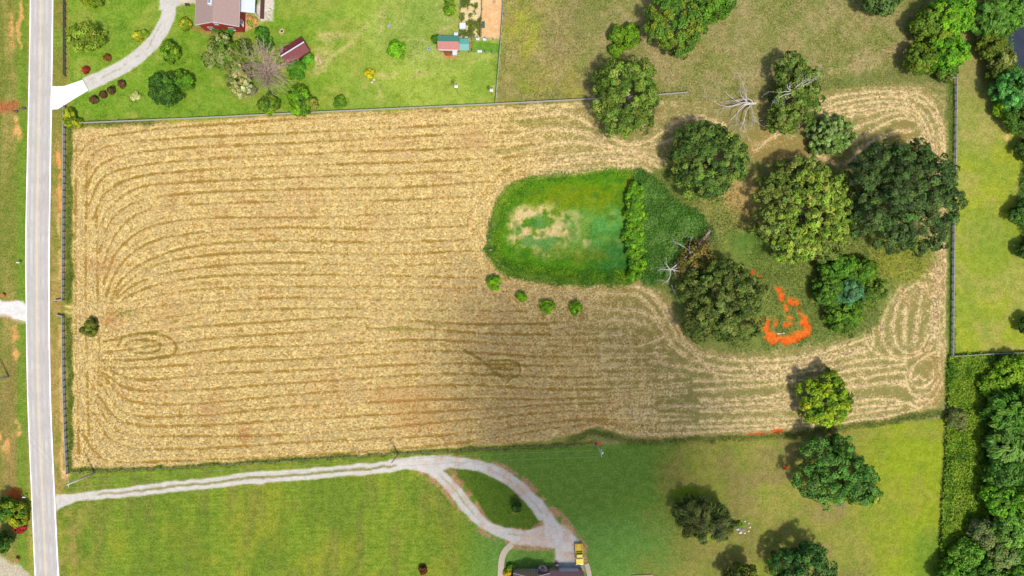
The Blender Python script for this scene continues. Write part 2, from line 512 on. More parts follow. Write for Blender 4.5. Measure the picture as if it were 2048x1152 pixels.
de = .74 - .54 * row_gap * (.45 + .55 * lw) - .18 * broad + .16 * np.exp(-((D1 - 5.2) / 1.3) ** 2) - .26 * np.exp(-((D1 - 11.0) / 1.5) ** 2) + (fbm(X, Y * .4, 5.5, 211, 2) - .5) * .5
near_pond = 1 - sstep(30, 60, polydist([tuple(p) for p in pond_out + pond_low[::-1]], X, Y))
c1 = np.exp(-((D1 + wob * .6 - 2.5) / 3.0) ** 2)
de_e = .10 + .62 * c1 * (1 - near_pond) * (1 - sstep(1330, 1420, X)) * (.5 + n_mid)
core2 = np.exp(-((D2 + wob * .6) / 7.5) ** 2) * (.7 + .6 * (fbm(X, Y, 30, 261, 3) - .2))
de_e = np.where(D2 < 12, .13 + .85 * core, np.maximum(de_e, .10)) + .04 * core2
de_f = de * west + de_e * east
de_f = np.where(D2 < 9, np.maximum(de_f * .8, de_f * .35 + .55 * core + .02), de_f)
de_f = de_f + (fbm(X, Y, 34, 97, 3) - .5) * .30 + (n_big - .5) * .25
lp = 1 - sstep(1.4, 3.8, D3 + wob * .5)
de_f = de_f - .5 * lp
DE = np.where(mF > .02, DE * (1 - mF) + de_f * mF, DE)
q = mF * row_gap * west; fill(q * .42, (150, 128, 60), (236, 200, 124))
q = mF * np.clip(lp, 0, 1); fill(q * .7, (128, 116, 48), (206, 172, 98))
q = mF * sstep(.56, .74, fbm(X, Y, 70, 120, 4)) * .25; fill(q, (178, 126, 66), (228, 178, 122))
for c in ((490, 868, 12, 20, 168, 92, 50), (425, 815, 22, 26, 186, 128, 72), (800, 790, 90, 20, 190, 132, 78), (830, 840, 50, 30, 184, 126, 74), (225, 640, 22, 16, 190, 120, 72), (940, 278, 26, 20, 186, 132, 84), (210, 530, 22, 16, 200, 150, 96)):
    q = oval(*c[:4], .7); shade(q, c[4:], .38)
for c in ((250, 624, 22, 8), (290, 694, 8, 5), (350, 640, 10, 4), (1060, 245, 60, 7), (1010, 300, 40, 6), (870, 650, 20, 4), (800, 660, 40, 5), (670, 650, 14, 5)):
    q = oval(*c, .6); fill(q * .7, (124, 124, 46), (182, 160, 84), .45)
for pts in ([(134, 612), (220, 610), (280, 606)], [(134, 622), (210, 620)]):
    fill(line(pts, 2, 1.5), (206, 168, 96), (246, 214, 150), .8)
# fringe of grass where the field meets its fences
fr = np.clip(line([(140, 250), (300, 245)], 7, 4) + line([(139, 260), (138, 600)], 6, 4) + line([(138, 640), (141, 940)], 6, 4) + line([(145, 940), (350, 934), (790, 906), (1180, 888)], 4.5, 3), 0, 1)
fill(fr * .9, (96, 112, 30), (140, 140, 54), .4)
fr = line([(1140, 884), (1165, 872), (1195, 862), (1230, 874), (1300, 882), (1450, 877), (1600, 866), (1750, 848), (1880, 824)], 6, 4)
fill(fr * .9, (108, 120, 44), (150, 148, 72), .4)
q = line([(1280, 885), (1480, 878), (1640, 866)], 3, 2); fill(q * .6, (124, 92, 56), (170, 134, 86), .4)
fr = line([(1900, 165), (1903, 400), (1900, 600), (1898, 800)], 8, 4); fill(fr * .9, (86, 118, 40), (132, 148, 60), .4)
fr = line([(1560, 192), (1640, 172), (1720, 158), (1800, 150), (1890, 160)], 12, 8); fill(fr * .8, (104, 122, 48), (144, 148, 74), .4)

# --- rough grass under and between the field trees
rough = [(1300, 350), (1360, 330), (1460, 300), (1540, 330), (1700, 340), (1760, 420), (1870, 500), (1840, 545), (1790, 590), (1740, 660), (1700, 672), (1600, 690), (1520, 704), (1430, 698), (1375, 670), (1340, 600), (1310, 560), (1300, 450)]
mR = area(rough, 12, 1.6, True)
fill(mR, (104, 124, 48), (146, 150, 76), .45, 0)
q = mR * oval(1480, 420, 90, 70, .5); fill(q * .7, (156, 140, 68), (198, 176, 106), .5)
q = mR * oval(1480, 390, 30, 40, .5); fill(q * .7, (180, 140, 80), (212, 176, 118), .5)
q = oval(1640, 540, 110, 90, .5); fill(q * .7, (110, 122, 52), (160, 160, 84), .4)
q = oval(1800, 520, 60, 45, .4); fill(q * .8, (140, 140, 42), (186, 180, 72), .4)
q = oval(1500, 480, 45, 24, .5); fill(q * .9, (72, 114, 34), (104, 140, 54), .5)
q = oval(1530, 500, 60, 40, .5); fill(q * .8, (84, 118, 38), (118, 142, 60), .5)
q = oval(1440, 455, 24, 50, .5); fill(q * .5, (100, 124, 46), (140, 152, 72), .5)
q = oval(1570, 360, 60, 20, .5) + oval(1470, 330, 40, 30, .5); fill(np.clip(q, 0, 1) * .6, (160, 122, 76), (198, 164, 116), .5)
q = oval(1300, 230, 30, 24, .5) + oval(1210, 250, 20, 20, .5); fill(np.clip(q, 0, 1) * .6, (120, 116, 56), (170, 142, 94), .5)
q = np.clip(oval(1420, 560, 60, 60, .5) + oval(1560, 520, 50, 40, .5) + oval(1610, 600, 50, 50, .6) + oval(1640, 660, 60, 24, .5), 0, 1) * mR; fill(q * .7, (92, 114, 40), (136, 148, 70), .45)
weedy = [(1270, 340), (1310, 360), (1350, 400), (1410, 440), (1425, 480), (1360, 520), (1330, 560), (1290, 566), (1270, 520), (1280, 430)]
mW = area(weedy, 6, 1.2, True); fill(mW, (74, 120, 36), (112, 150, 62), .5, 0)

# --- the pond, grown over
pond = [(986, 480), (1000, 420), (1018, 388), (1060, 362), (1140, 352), (1262, 343), (1278, 380), (1272, 470), (1268, 552), (1230, 558), (1140, 556), (1050, 546), (1010, 530), (990, 510)]
mP = area(pond, 4, .7, True)
fill(mP, (64, 124, 8), (98, 152, 18), .45, 4)
q = mP * oval(1150, 395, 110, 30, .5); fill(q, (98, 128, 8), (128, 148, 16), .5)
q = mP * oval(1160, 470, 130, 52, .35, 1.8); fill(q * .9, (92, 130, 30), (132, 158, 60), .5)
q = mP * oval(1200, 460, 72, 42, .5, 2.0); fill(q * (.4 + .6 * sstep(.4, .6, n_sml)), (70, 138, 52), (108, 166, 78), .5)
q = mP * oval(1240, 480, 30, 50, .6, 2.0); fill(q * .6, (72, 146, 60), (100, 168, 80), .5)
q = mP * oval(1080, 458, 72, 48, .3, 3.0) * sstep(.36, .48, fbm(X, Y, 20, 131, 4)); fill(q, (200, 174, 104), (230, 204, 144), .6)
q = mP * oval(1180, 470, 80, 40, .4, 2.4) * sstep(.52, .66, fbm(X, Y, 20, 135, 4)); fill(q * .8, (176, 168, 96), (204, 190, 130), .6)
for c in ((1075, 440, 14, 12), (1056, 485, 14, 12), (1084, 488, 16, 13), (1034, 462, 7, 10), (1106, 478, 18, 10)):
    q = mP * oval(*c, .3, 1.8); fill(q * .85, (78, 136, 54), (104, 156, 74), .5)
q = mP * oval(1230, 520, 46, 34, .5); fill(q * .8, (38, 98, 34), (64, 124, 52), .5)
q = mP * oval(1262, 370, 16, 20, .5); fill(q * .6, (126, 122, 28), (150, 138, 50), .5)
q = mP * oval(1180, 515, 40, 12, .5); fill(q * .6, (104, 124, 18), (126, 140, 30), .5)

q = mP * sstep(.5, .66, fbm(X, Y, 12, 241, 3)); fill(q * .35, (110, 138, 34), (140, 160, 60), .5)
q = mP * sstep(.52, .68, fbm(X, Y, 16, 245, 3)); fill(q * .45, (50, 98, 20), (78, 124, 34), .5)
# --- south lawns
south = [(118, 1000), (145, 948), (350, 938), (790, 912), (1180, 892), (1300, 886), (1600, 870), (1760, 850), (1890, 838), (1886, 900), (1876, 1152), (1860, 1800), (118, 1800)]
mS = area(south, 2.5, .4)
fill(mS, (92, 124, 20), (136, 158, 40), .5, 5)
mow = np.sin((Y + .04 * X) * 2 * math.pi / 11.5) * .5 + np.sin((X - .02 * Y) * 2 * math.pi / 19) * .25
q = mS * sstep(-.1, .5, mow + (fbm(X * .25, Y, 9, 203, 2) - .5) * 1.2) * (1 - sstep(850, 1000, X)); fill(q * .55, (116, 142, 26), (162, 174, 56))
q = mS * sstep(-.2, .5, np.sin((Y + .05 * X) * 2 * math.pi / 7.0) + (fbm(X * .2, Y, 8, 221, 2) - .5)) * (1 - sstep(850, 1000, X)); fill(q * .35, (112, 146, 30), (158, 178, 58))
q = mS * sstep(.46, .7, n_mid) * (1 - sstep(850, 1000, X)); fill(q * .6, (128, 138, 24), (176, 170, 50))
q = mS * sstep(.5, .7, fbm(X * 1.0, Y * .5, 60, 141, 3)) * (1 - sstep(850, 1000, X)); fill(q * .45, (78, 110, 24), (116, 138, 42))
q = mS * (1 - sstep(850, 1000, X)) * sstep(.5, .68, fbm(X, Y * .22, 26, 207, 3)); fill(q * .5, (96, 108, 34), (146, 142, 66))
q = mS * (1 - sstep(150, 200, X)) * sstep(.4, .6, n_sml); fill(q * .5, (150, 134, 58), (196, 168, 92))
q = mS * sstep(900, 1010, X) * (1 - sstep(1250, 1430, X + (n_mid - .5) * 190)); fill(q, (88, 130, 34), (124, 156, 58), .45)
q = q * sstep(1010, 1060, Y); fill(q * .6, (92, 142, 52), (124, 168, 74), .45)
q = mS * sstep(1250, 1430, X + (n_mid - .5) * 190); fill(q, (116, 120, 44), (158, 146, 76), .5)
q = mS * oval(1600, 960, 120, 120, .6); fill(q * .6, (134, 124, 62), (172, 150, 94), .5)
q = mS * sstep(1330, 1420, X) * sstep(.45, .62, fbm(X, Y, 75, 151, 3)); fill(q * .55, (134, 146, 38), (172, 178, 64), .5)
q = mS * sstep(1690, 1800, X + (n_mid - .5) * 120); fill(q * .9, (130, 152, 14), (166, 182, 36), .5)
q = mS * sstep(1330, 1420, X) * sstep(.48, .66, fbm(X, Y, 28, 157, 3)); fill(q * .4, (104, 132, 28), (140, 160, 46), .5)
q = mS * sstep(1330, 1420, X) * sstep(.5, .66, fbm(X, Y, 34, 163, 3)); fill(q * .3, (146, 132, 60), (184, 166, 90), .5)
q = mS * sstep(1800, 1850, X) * sstep(1030, 1100, Y); fill(q * .8, (92, 132, 26), (130, 160, 48), .5)
q = oval(1378, 990, 36, 14, .5); fill(q * .8, (116, 150, 10), (150, 176, 22), .5)
q = area([(905, 938), (940, 936), (1000, 950), (1050, 985), (1083, 1030), (1082, 1052), (1050, 1064), (1010, 1060), (975, 1035), (945, 990)], 2, .4, True); fill(q, (74, 108, 20), (108, 134, 36), .45)

# --- east paddock
epad = [(1912, -400), (1908, 300), (1908, 710), (2048, 704), (2600, 690), (2600, -400)]
mD = area(epad, 2, .2)
fill(mD, (138, 144, 56), (180, 176, 90), .5, 6)
q = mD * sstep(250, 330, Y + (n_mid - .5) * 120); fill(q * .9, (136, 156, 22), (178, 186, 50), .5)
q = mD * sstep(.45, .65, fbm(X, Y, 50, 167, 3)); fill(q * .6, (152, 146, 66), (194, 180, 100), .5)
q = mD * sstep(.48, .64, fbm(X, Y, 30, 237, 4)); fill(q * .5, (112, 142, 34), (152, 168, 60), .5)
q = mD * oval(1985, 500, 60, 60, .6); fill(q * .5, (106, 140, 30), (146, 168, 56), .5)
q = mD * (1 - sstep(120, 260, Y)); fill(q * .6, (132, 126, 64), (170, 152, 92), .5)
q = oval(1956, 75, 4, 10, .5) + oval(2016, 278, 5, 6, .5); fill(np.clip(q, 0, 1), (220, 170, 90), (240, 200, 130), .6)
# --- woodland floor
wood = [(1897, 712), (2048, 706), (2600, 700), (2600, 1800), (1865, 1800), (1876, 1152), (1890, 900)]
mU = area(wood, 4, .5); fill(mU, (58, 92, 18), (90, 118, 34), .5, 7)
wood2 = [(1985, -400), (1965, 60), (1975, 130), (1995, 200), (2030, 240), (2048, 300), (2030, 420), (2048, 500), (2600, 560), (2600, -400)]
mU2 = area(wood2, 5, .8); fill(mU2, (66, 90, 30), (98, 116, 44), .5, 7)

# --- red clay scrapes
clay = [([(1560, 582), (1568, 600), (1575, 615), (1574, 622)], 6), ([(1582, 598), (1592, 606)], 5), ([(1526, 645), (1530, 665), (1542, 678), (1562, 682), (1588, 676), (1614, 660)], 7), ([(1540, 676), (1575, 684), (1600, 670)], 6),
        ([(1604, 630), (1610, 645), (1612, 660)], 8), ([(1600, 648), (1612, 640)], 7), ([(1575, 640), (1570, 652)], 9), ([(1548, 640), (1549, 650)], 4)]
mC = np.zeros(SH)
for pts, w in clay: mC = np.maximum(mC, line(pts, w * .95, 3.5, 1.8))
fill(mC * sstep(.26, .48, fbm(X, Y, 9, 249, 3) + .16 * (Y > 655)), (222, 84, 18), (250, 132, 44), .5, 8)
for c in ((1504, 545, 4, 6), (1518, 553, 4, 4), (1557, 862, 13, 5), (1512, 866, 24, 2), (1573, 937, 5, 4), (1195, 889, 7, 4), (1598, 620, 4, 4)):
    fill(oval(*c, .4, .8), (206, 66, 20), (240, 108, 48), .5)

# --- gravel drives
gr_a, gr_b = (204, 197, 185), (226, 220, 210)
mG = line([(184, 164), (215, 150), (262, 124), (300, 92), (325, 58), (338, 20), (342, -80)], 14.5, 2.0, .35)
mG = np.maximum(mG, area([(164, 158), (182, 150), (196, 172), (178, 184)], 2, .3))
mG = np.maximum(mG, area([(318, 20), (362, 10), (362, -200), (318, -200)], 3, .4))
fill(mG, gr_a, gr_b, .5, 9)
q = line([(180, 162), (230, 142), (290, 100), (332, 30)], 1.6, 1.2, 1.5) * sstep(.4, .6, n_sml); fill(q * .5, (150, 146, 120), (180, 176, 150), .5)
q = area([(358, 8), (395, 8), (398, -60), (358, -60)], 3, .6); fill(q, (206, 190, 160), (232, 218, 192), .5, 9)
q = area([(508, 26), (520, -2), (545, -20), (548, 5), (544, 42), (522, 42)], 3, .6); fill(q, (216, 200, 180), (240, 228, 212), .5, 9)
q = area([(478, 28), (505, 30), (520, 44), (500, 60), (482, 66)], 3, .8); fill(q, (200, 150, 100), (232, 190, 140), .5)
q = line([(385, 60), (430, 66), (480, 66)], 4, 3); fill(q * .7, (176, 110, 66), (206, 150, 100), .5)
mT = np.zeros(SH)
for pts, w in (([(110, 1000), (150, 992), (200, 985), (300, 973), (400, 962), (500, 950), (600, 943), (700, 934), (790, 926)], 4.6), ([(110, 1006), (160, 998), (220, 992), (300, 985), (400, 975), (500, 964), (600, 956), (700, 948), (790, 938)], 4.6),
               ([(780, 926), (850, 918), (930, 922), (990, 938), (1035, 965), (1075, 1005), (1110, 1050)], 6.5), ([(790, 936), (860, 930), (950, 936), (1010, 962), (1050, 995), (1082, 1035)], 6.0),
               ([(820, 932), (862, 945), (905, 985), (940, 1030), (985, 1062), (1040, 1080), (1090, 1078)], 6), ([(850, 928), (890, 952), (925, 990), (958, 1032), (1000, 1058), (1050, 1066), (1088, 1056)], 5.5)):
    mT = np.maximum(mT, line(pts, w, 1.8, .5))
mT = np.maximum(mT, area([(112, 990), (150, 988), (160, 1000), (122, 1016), (112, 1024)], 2, .4))
mT = np.maximum(mT, area([(780, 922), (860, 916), (905, 934), (880, 944), (820, 940)], 3, .4))
mT = np.maximum(mT, area([(1060, 985), (1085, 1000), (1118, 1045), (1140, 1062), (1158, 1080), (1165, 1100), (1166, 1137), (1111, 1137), (1109, 1098), (1075, 1092), (1020, 1088), (1020, 1074), (1060, 1066), (1088, 1050), (1082, 1025)], 3, .5))
clayring = np.clip(line([(820, 940), (862, 955), (905, 995), (940, 1040), (985, 1072), (1018, 1086)], 8, 3) + line([(900, 936), (930, 985), (965, 1035), (1005, 1064), (1050, 1066), (1088, 1050)], 9, 3) + line([(1000, 936), (1050, 965), (1095, 1010), (1140, 1055), (1166, 1095), (1168, 1137)], 8, 3) + line([(1020, 1090), (1070, 1096), (1108, 1098), (1110, 1137)], 6, 3) + line([(860, 914), (930, 916), (1000, 932)], 5, 2), 0, 1)
fill(clayring * sstep(.34, .5, n_sml) * .8, (176, 122, 86), (214, 164, 124), .5)
fill(mT, (200, 192, 180), (224, 217, 207), .55, 9)
q = line([(200, 988), (400, 968), (600, 949), (790, 932)], 2.2, 1.8, .8); fill(q * .75, (140, 130, 88), (176, 156, 120), .5)
q = mT * sstep(.5, .62, n_sml) * sstep(800, 900, X); fill(q * .5, (196, 158, 128), (222, 190, 164), .5)
q = area([(1112, 1124), (1166, 1118), (1166, 1140), (1112, 1140)], 3, .4); fill(q * .7, (156, 158, 160), (184, 186, 188), .5)
mWd = area([(-400, 601), (0, 601), (46, 603), (54, 612), (54, 646), (40, 640), (0, 634), (-400, 634)], 2.5, .7); fill(mWd, (222, 214, 204), (246, 242, 236), .5, 9)
q = line([(0, 634), (28, 640), (46, 646)], 3, 2); fill(q * .7, (190, 150, 110), (216, 184, 150), .5)

# --- kitchen garden and hen run
mK = area([(923, -60), (964, -60), (962, 76), (920, 76)], 1.5, .4); fill(mK, (218, 192, 132), (244, 224, 172), .5, 10)
q = mK * sstep(.5, .58, fbm(X, Y, 9, 171, 3) + .12 * (Y > 26) - .02); fill(q, (104, 118, 40), (140, 140, 60), .5)
mH = area([(965, -60), (1007, -60), (1002, 80), (962, 76)], 1.2, .3); fill(mH, (224, 176, 116), (246, 204, 150), .5, 10)
q = area([(944, 82), (1000, 86), (998, 107), (938, 103)], 2, .3); fill(q, (92, 142, 30), (128, 172, 50), .5)
q = area([(939, 80), (944, 80), (943, 100), (938, 100)], 1, .1); fill(q, (176, 118, 72), (206, 146, 96), .5)
q = oval(899, 104, 14, 11, .4); fill(q, (186, 112, 58), (226, 158, 96), .5)
q = oval(565, 62, 5, 6, .4) + oval(640, 122, 9, 5, .4) + oval(418, 125, 9, 6, .4); fill(np.clip(q, 0, 1), (214, 170, 120), (238, 204, 160), .6)
q = oval(1030, 1028, 5, 5, .4); fill(q * .6, (150, 140, 60), (170, 160, 80), .5)

GR = np.where(mY + mS + mD > .5, .55, GR)
GR = GR * (1 - mP) + .5 * mP
for q in (mG, mT, mWd, mK, mH): GR = GR * (1 - q) + .2 * q
GR = np.where(mF > .5, .95 - .5 * east, GR)
green = (1 - np.clip(mF + mC + mK + mH + mG + mT + mWd, 0, 1))[..., None] * .07
CA = CA * (1 - green) + CA.mean(-1, keepdims=True) * 1.04 * green
CB = CB * (1 - green) + CB.mean(-1, keepdims=True) * 1.04 * green
# heights: windrows stand proud, the pond lies low, the road bed is let in
Z = (n_sml - .5) * .10 + (n_big - .5) * .25
Z = Z + mF * .16 * np.clip(DE, 0, 1)
Z = Z - .35 * mP - mC * .25
LE = np.interp(GY, [-9000, 0, 180, 360, 500, 600, 736, 830, 1000, 1152, 1800, 12000], [60, 60, 57, 53, 50, 51.5, 53, 55.4, 63, 69, 110, 110])
RE = np.interp(GY, [-9000, 0, 180, 360, 500, 600, 736, 830, 1000, 1152, 1800, 12000], [107, 107, 104.5, 101.6, 99.5, 99.3, 100.5, 103, 110.5, 118, 158, 158])
rd = ((X > LE[:, None] + 2) & (X < RE[:, None] - 2)).astype(float)
Z = Z * (1 - sstep(34, 50, X) * (1 - sstep(110, 124, X)))
Z = Z * (1 - area([(100, 160), (150, 158), (170, 150), (186, 182), (150, 204), (116, 226), (100, 226)], 4, .1))
Z = Z - .10 * rd
water_ne = [(2016, 75), (2028, 62), (2050, 45), (2120, 20), (2200, 60), (2200, 190), (2090, 170), (2044, 146), (2026, 118)]
mN = area(water_ne, 4, .5)
Z = Z - .6 * mN
Z[np.abs(X - 1024) > 1300] = -.05
Z[np.abs(Y - 576) > 800] = -.05

def ground_material():
    m = bpy.data.materials.new('ground_cover')
    nt, n, l = nodes_of(m)
    out = n.new('ShaderNodeOutputMaterial'); p = n.new('ShaderNodeBsdfPrincipled')
    geo = n.new('ShaderNodeNewGeometry')
    a = n.new('ShaderNodeAttribute'); a.attribute_name = 'tint'
    b = n.new('ShaderNodeAttribute'); b.attribute_name = 'tint_b'
    d = n.new('ShaderNodeAttribute'); d.attribute_name = 'cover'
    g = n.new('ShaderNodeAttribute'); g.attribute_name = 'grain'
    def noise(s, det, ro):
        z = n.new('ShaderNodeTexNoise'); z.inputs['Scale'].default_value = s; z.inputs['Detail'].default_value = det; z.inputs['Roughness'].default_value = ro
        l.new(geo.outputs['Position'], z.inputs['Vector']); return z
    def math_(op, x, y):
        z = n.new('ShaderNodeMath'); z.operation = op
        for i, v in enumerate((x, y)):
            if isinstance(v, (int, float)): z.inputs[i].default_value = v
            else: l.new(v, z.inputs[i])
        return z.outputs[0]
    n1 = noise(2.3, 3, .75); n2 = noise(.62, 3, .6); n3 = noise(4.2, 2, .6)
    t = math_('ADD', math_('MULTIPLY', math_('SUBTRACT', n1.outputs['Fac'], .5), math_('ADD', math_('MULTIPLY', g.outputs['Fac'], 1.9), 1.3)), math_('MULTIPLY', math_('SUBTRACT', n2.outputs['Fac'], .5), 1.3))
    t = math_('ADD', t, math_('ADD', d.outputs['Fac'], 0.0))
    mr = n.new('ShaderNodeMapRange'); mr.interpolation_type = 'SMOOTHSTEP'
    mr.inputs['From Min'].default_value = .02; mr.inputs['From Max'].default_value = .98
    l.new(t, mr.inputs['Value'])
    mx = n.new('ShaderNodeMix'); mx.data_type = 'RGBA'
    l.new(mr.outputs[0], mx.inputs['Factor']); l.new(a.outputs['Color'], mx.inputs[6]); l.new(b.outputs['Color'], mx.inputs[7])
    k = math_('ADD', math_('MULTIPLY', math_('MULTIPLY', math_('SUBTRACT', n3.outputs['Fac'], .5), 1.3), g.outputs['Fac']), 1.0)
    vm = n.new('ShaderNodeVectorMath'); vm.operation = 'SCALE'
    l.new(mx.outputs[2], vm.inputs[0]); l.new(k, vm.inputs['Scale'])
    l.new(vm.outputs[0], p.inputs['Base Color'])
    bu = n.new('ShaderNodeBump'); l.new(math_('MULTIPLY', g.outputs['Fac'], .7), bu.inputs['Strength']); bu.inputs['Distance'].default_value = .22
    l.new(math_('ADD', n1.outputs['Fac'], math_('MULTIPLY', n3.outputs['Fac'], .4)), bu.inputs['Height'])
    l.new(bu.outputs[0], p.inputs['Normal'])
    p.inputs['Roughness'].default_value = .95; p.inputs['Specular IOR Level'].default_value = .08
    l.new(p.outputs[0], out.inputs['Surface'])
    return m
M_GROUND = ground_material()
LA = lin(np.clip(CA, 0, 255)).reshape(-1, 3) / EXPO
LB = lin(np.clip(CB, 0, 255)).reshape(-1, 3) / EXPO
VW = np.stack([((X - 1024) * PX).ravel(), ((576 - Y) * PX).ravel(), Z.ravel()], 1)
idx = np.arange(NX * NY).reshape(SH)
Q = np.stack([idx[1:, :-1], idx[1:, 1:], idx[:-1, 1:], idx[:-1, :-1]], -1)
far = np.ones(SH, bool); far[NR - 1:-NR + 1, NR - 1:-NR + 1] = False
RQ = REG[:-1, :-1]
names = {0: 'meadow', 1: 'yard_lawn', 2: 'road_verge', 3: 'hay_field', 4: 'overgrown_pond', 5: 'south_lawn', 6: 'paddock', 7: 'woodland_floor', 8: 'clay_scrape', 9: 'gravel_driveway', 10: 'garden_soil'}
for r, nm in names.items():
    f = Q[RQ == r].reshape(-1, 4)
    u, inv = np.unique(f, return_inverse=True)
    me = mesh_np(nm, VW[u], inv.reshape(-1, 4), M_GROUND, LA[u], 'tint', True)
    add_col(me, 'tint_b', LB[u])
    at = me.attributes.new('cover', 'FLOAT', 'POINT'); at.data.foreach_set('value', DE.ravel()[u].astype(np.float32))
    at = me.attributes.new('grain', 'FLOAT', 'POINT'); at.data.foreach_set('value', GR.ravel()[u].astype(np.float32))
    tag(link(nm, me), kind='structure')

def zat(px, py):
    i = int(np.clip((px - fx[0]) / STEP, 0, len(fx) - 1)) + NR
    j = int(np.clip((py - fy[0]) / STEP, 0, len(fy) - 1)) + NR
    return float(Z[j, i])

# ------------------------------------------------------------------ cloud that shades the middle of the picture (far above the camera)
cl_px = [(1000, 570), (900, 640), (872, 760), (925, 900), (950, 1060), (1100, 1130), (1260, 1120), (1380, 1020), (1450, 900), (1470, 780), (1420, 690), (1320, 615), (1180, 580)]
CH = 270.0
cs = np.array([W(*p) for p in catmull(cl_px, 60, True)[:-1]]) + np.array([TO_SUN.x, TO_SUN.y]) / TO_SUN.z * CH
cc = cs.mean(0); n = len(cs)
V = [(cc[0], cc[1], CH - 12)]; F = []
for s, zz in ((.45, -10), (.8, -7), (1.0, 0), (.86, 16), (.6, 30), (.3, 38)):
    for k, p in enumerate(cs):
        q = cc + (p - cc) * (s + .05 * math.sin(k * 2.3 + zz))
        V.append((q[0], q[1], CH + zz + 5 * math.sin(k * 1.7 + zz)))
V.append((cc[0], cc[1], CH + 42))
for k in range(n):
    k2 = (k + 1) % n
    F.append((0, 1 + k2, 1 + k))
    for r in range(5):
        a = 1 + r * n
        F.append((a + k, a + k2, a + n + k2, a + n + k))
    F.append((1 + 5 * n + k, 1 + 5 * n + k2, len(V) - 1))
mcl = bpy.data.materials.new('thin_cloud')
nt, nn, ll = nodes_of(mcl)
o_ = nn.new('ShaderNodeOutputMaterial'); tr = nn.new('ShaderNodeBsdfTransparent'); df = nn.new('ShaderNodeBsdfDiffuse'); mx = nn.new('ShaderNodeMixShader')
df.inputs['Color'].default_value = (.9, .9, .92, 1); mx.inputs[0].default_value = .61
ll.new(tr.outputs[0], mx.inputs[1]); ll.new(df.outputs[0], mx.inputs[2]); ll.new(mx.outputs[0], o_.inputs['Surface'])
mb = MB(); mb.add(V, F)
tag(mb.build('cloud', mcl, smooth=True), kind='structure')

# ------------------------------------------------------------------ road
M_ASPH = mat('worn_asphalt', alb((204, 198, 190)), .9, .13, .22, .01, spec=.2)
M_WHITE = mat('white_paint_line', (.78, .78, .78), .7, .06, 2)
M_YEL = mat('faded_yellow_line', alb((240, 216, 168)), .75, .10, 2)
M_CONC = mat('pale_concrete', alb((252, 248, 242)), .85, .05, 1.0, spec=.2)
ys = np.concatenate([[-6000, -2500, -1000], np.arange(-200, 1400, 20), [1800, 3000, 6000]])
le = np.interp(ys, GY, LE); re = np.interp(ys, GY, RE)
LEs = np.convolve(np.pad(le, 3, 'edge'), np.ones(7) / 7, 'valid'); REs = np.convolve(np.pad(re, 3, 'edge'), np.ones(7) / 7, 'valid')
def strip(fl, fr_, z, skirt=False):
    V, F = [], []
    for k, y in enumerate(ys):
        a = W(fl[k], y); b = W(fr_[k], y)
        V += [(a[0], a[1], z), (b[0], b[1], z)]
        if k: F.append((2 * k - 2, 2 * k, 2 * k + 1, 2 * k - 1))
    return MB().add(V, F)
road = strip(LEs, REs, .03)
for sgn, ed in ((-1, LEs), (1, REs)):
    s2 = strip(ed + sgn * 1.2, ed, 0)
    for k in range(len(s2.v)):
        x, y, z = s2.v[k]
        s2.v[k] = (x, y, .03 if k % 2 else -.06)
    road.add(s2.v, s2.f if sgn < 0 else [tuple(reversed(f)) for f in s2.f])
ro = tag(road.build('road', M_ASPH), kind='structure')
mid = (LEs + REs) / 2 - 1.2
tyre = mat('tyre_worn_asphalt', alb((196, 189, 182)), .9, .06, .5)
for c in (-15.5, -6.5, 7.5, 17):
    strip(mid + c - 1.8, mid + c + 1.8, .034).build('wheel_track', tyre, ro)
strip(REs - 2.0, REs - .8, .038).build('edge_line', M_WHITE, ro)
strip(LEs + .7, LEs + 1.6, .038).build('edge_line', M_WHITE, ro)
strip(mid - 1.7, mid - .6, .038).build('centre_line', M_YEL, ro)
strip(mid + .4, mid + 1.5, .038).build('centre_line', M_YEL, ro)
ap = [(103.6, 172.5), (128, 172), (146, 166), (165, 159.5), (177, 181), (150, 197), (116, 218.5), (103.4, 219.5)]
tag(MB().prism([W(*p) for p in ap][::-1], -.05, .05).build('concrete_apron', M_CONC, bevel=.03), kind='structure')
M_PAVE = mat('tan_paving', alb((206, 188, 164)), .9, .12, 4)
def slab(pts, w, name):
    c = catmull(pts, 6)
    t = np.gradient(c, axis=0); t /= np.linalg.norm(t, axis=1)[:, None]
    nrm = np.stack([t[:, 1], -t[:, 0]], 1) * w
    L = [W(*p) for p in c + nrm]; R = [W(*p) for p in c - nrm]
    tag(MB().prism(L + R[::-1], -.06, .16).build(name, M_PAVE), kind='structure')
slab([(1024, 1088), (1010, 1102), (1003, 1122), (1001, 1165)], 6, 'garden_path')
slab([(1173, 1127), (1178, 1146), (1180, 1168)], 4.6, 'side_path')
M_WATER = mat('dark_pond_water', (.012, .014, .02), .08, .2, .4, spec=.5)
tag(MB().prism([W(*p) for p in catmull(water_ne, 12, True)[:-1]][::-1], -.55, -.12).build('pond_water', M_WATER), kind='structure')

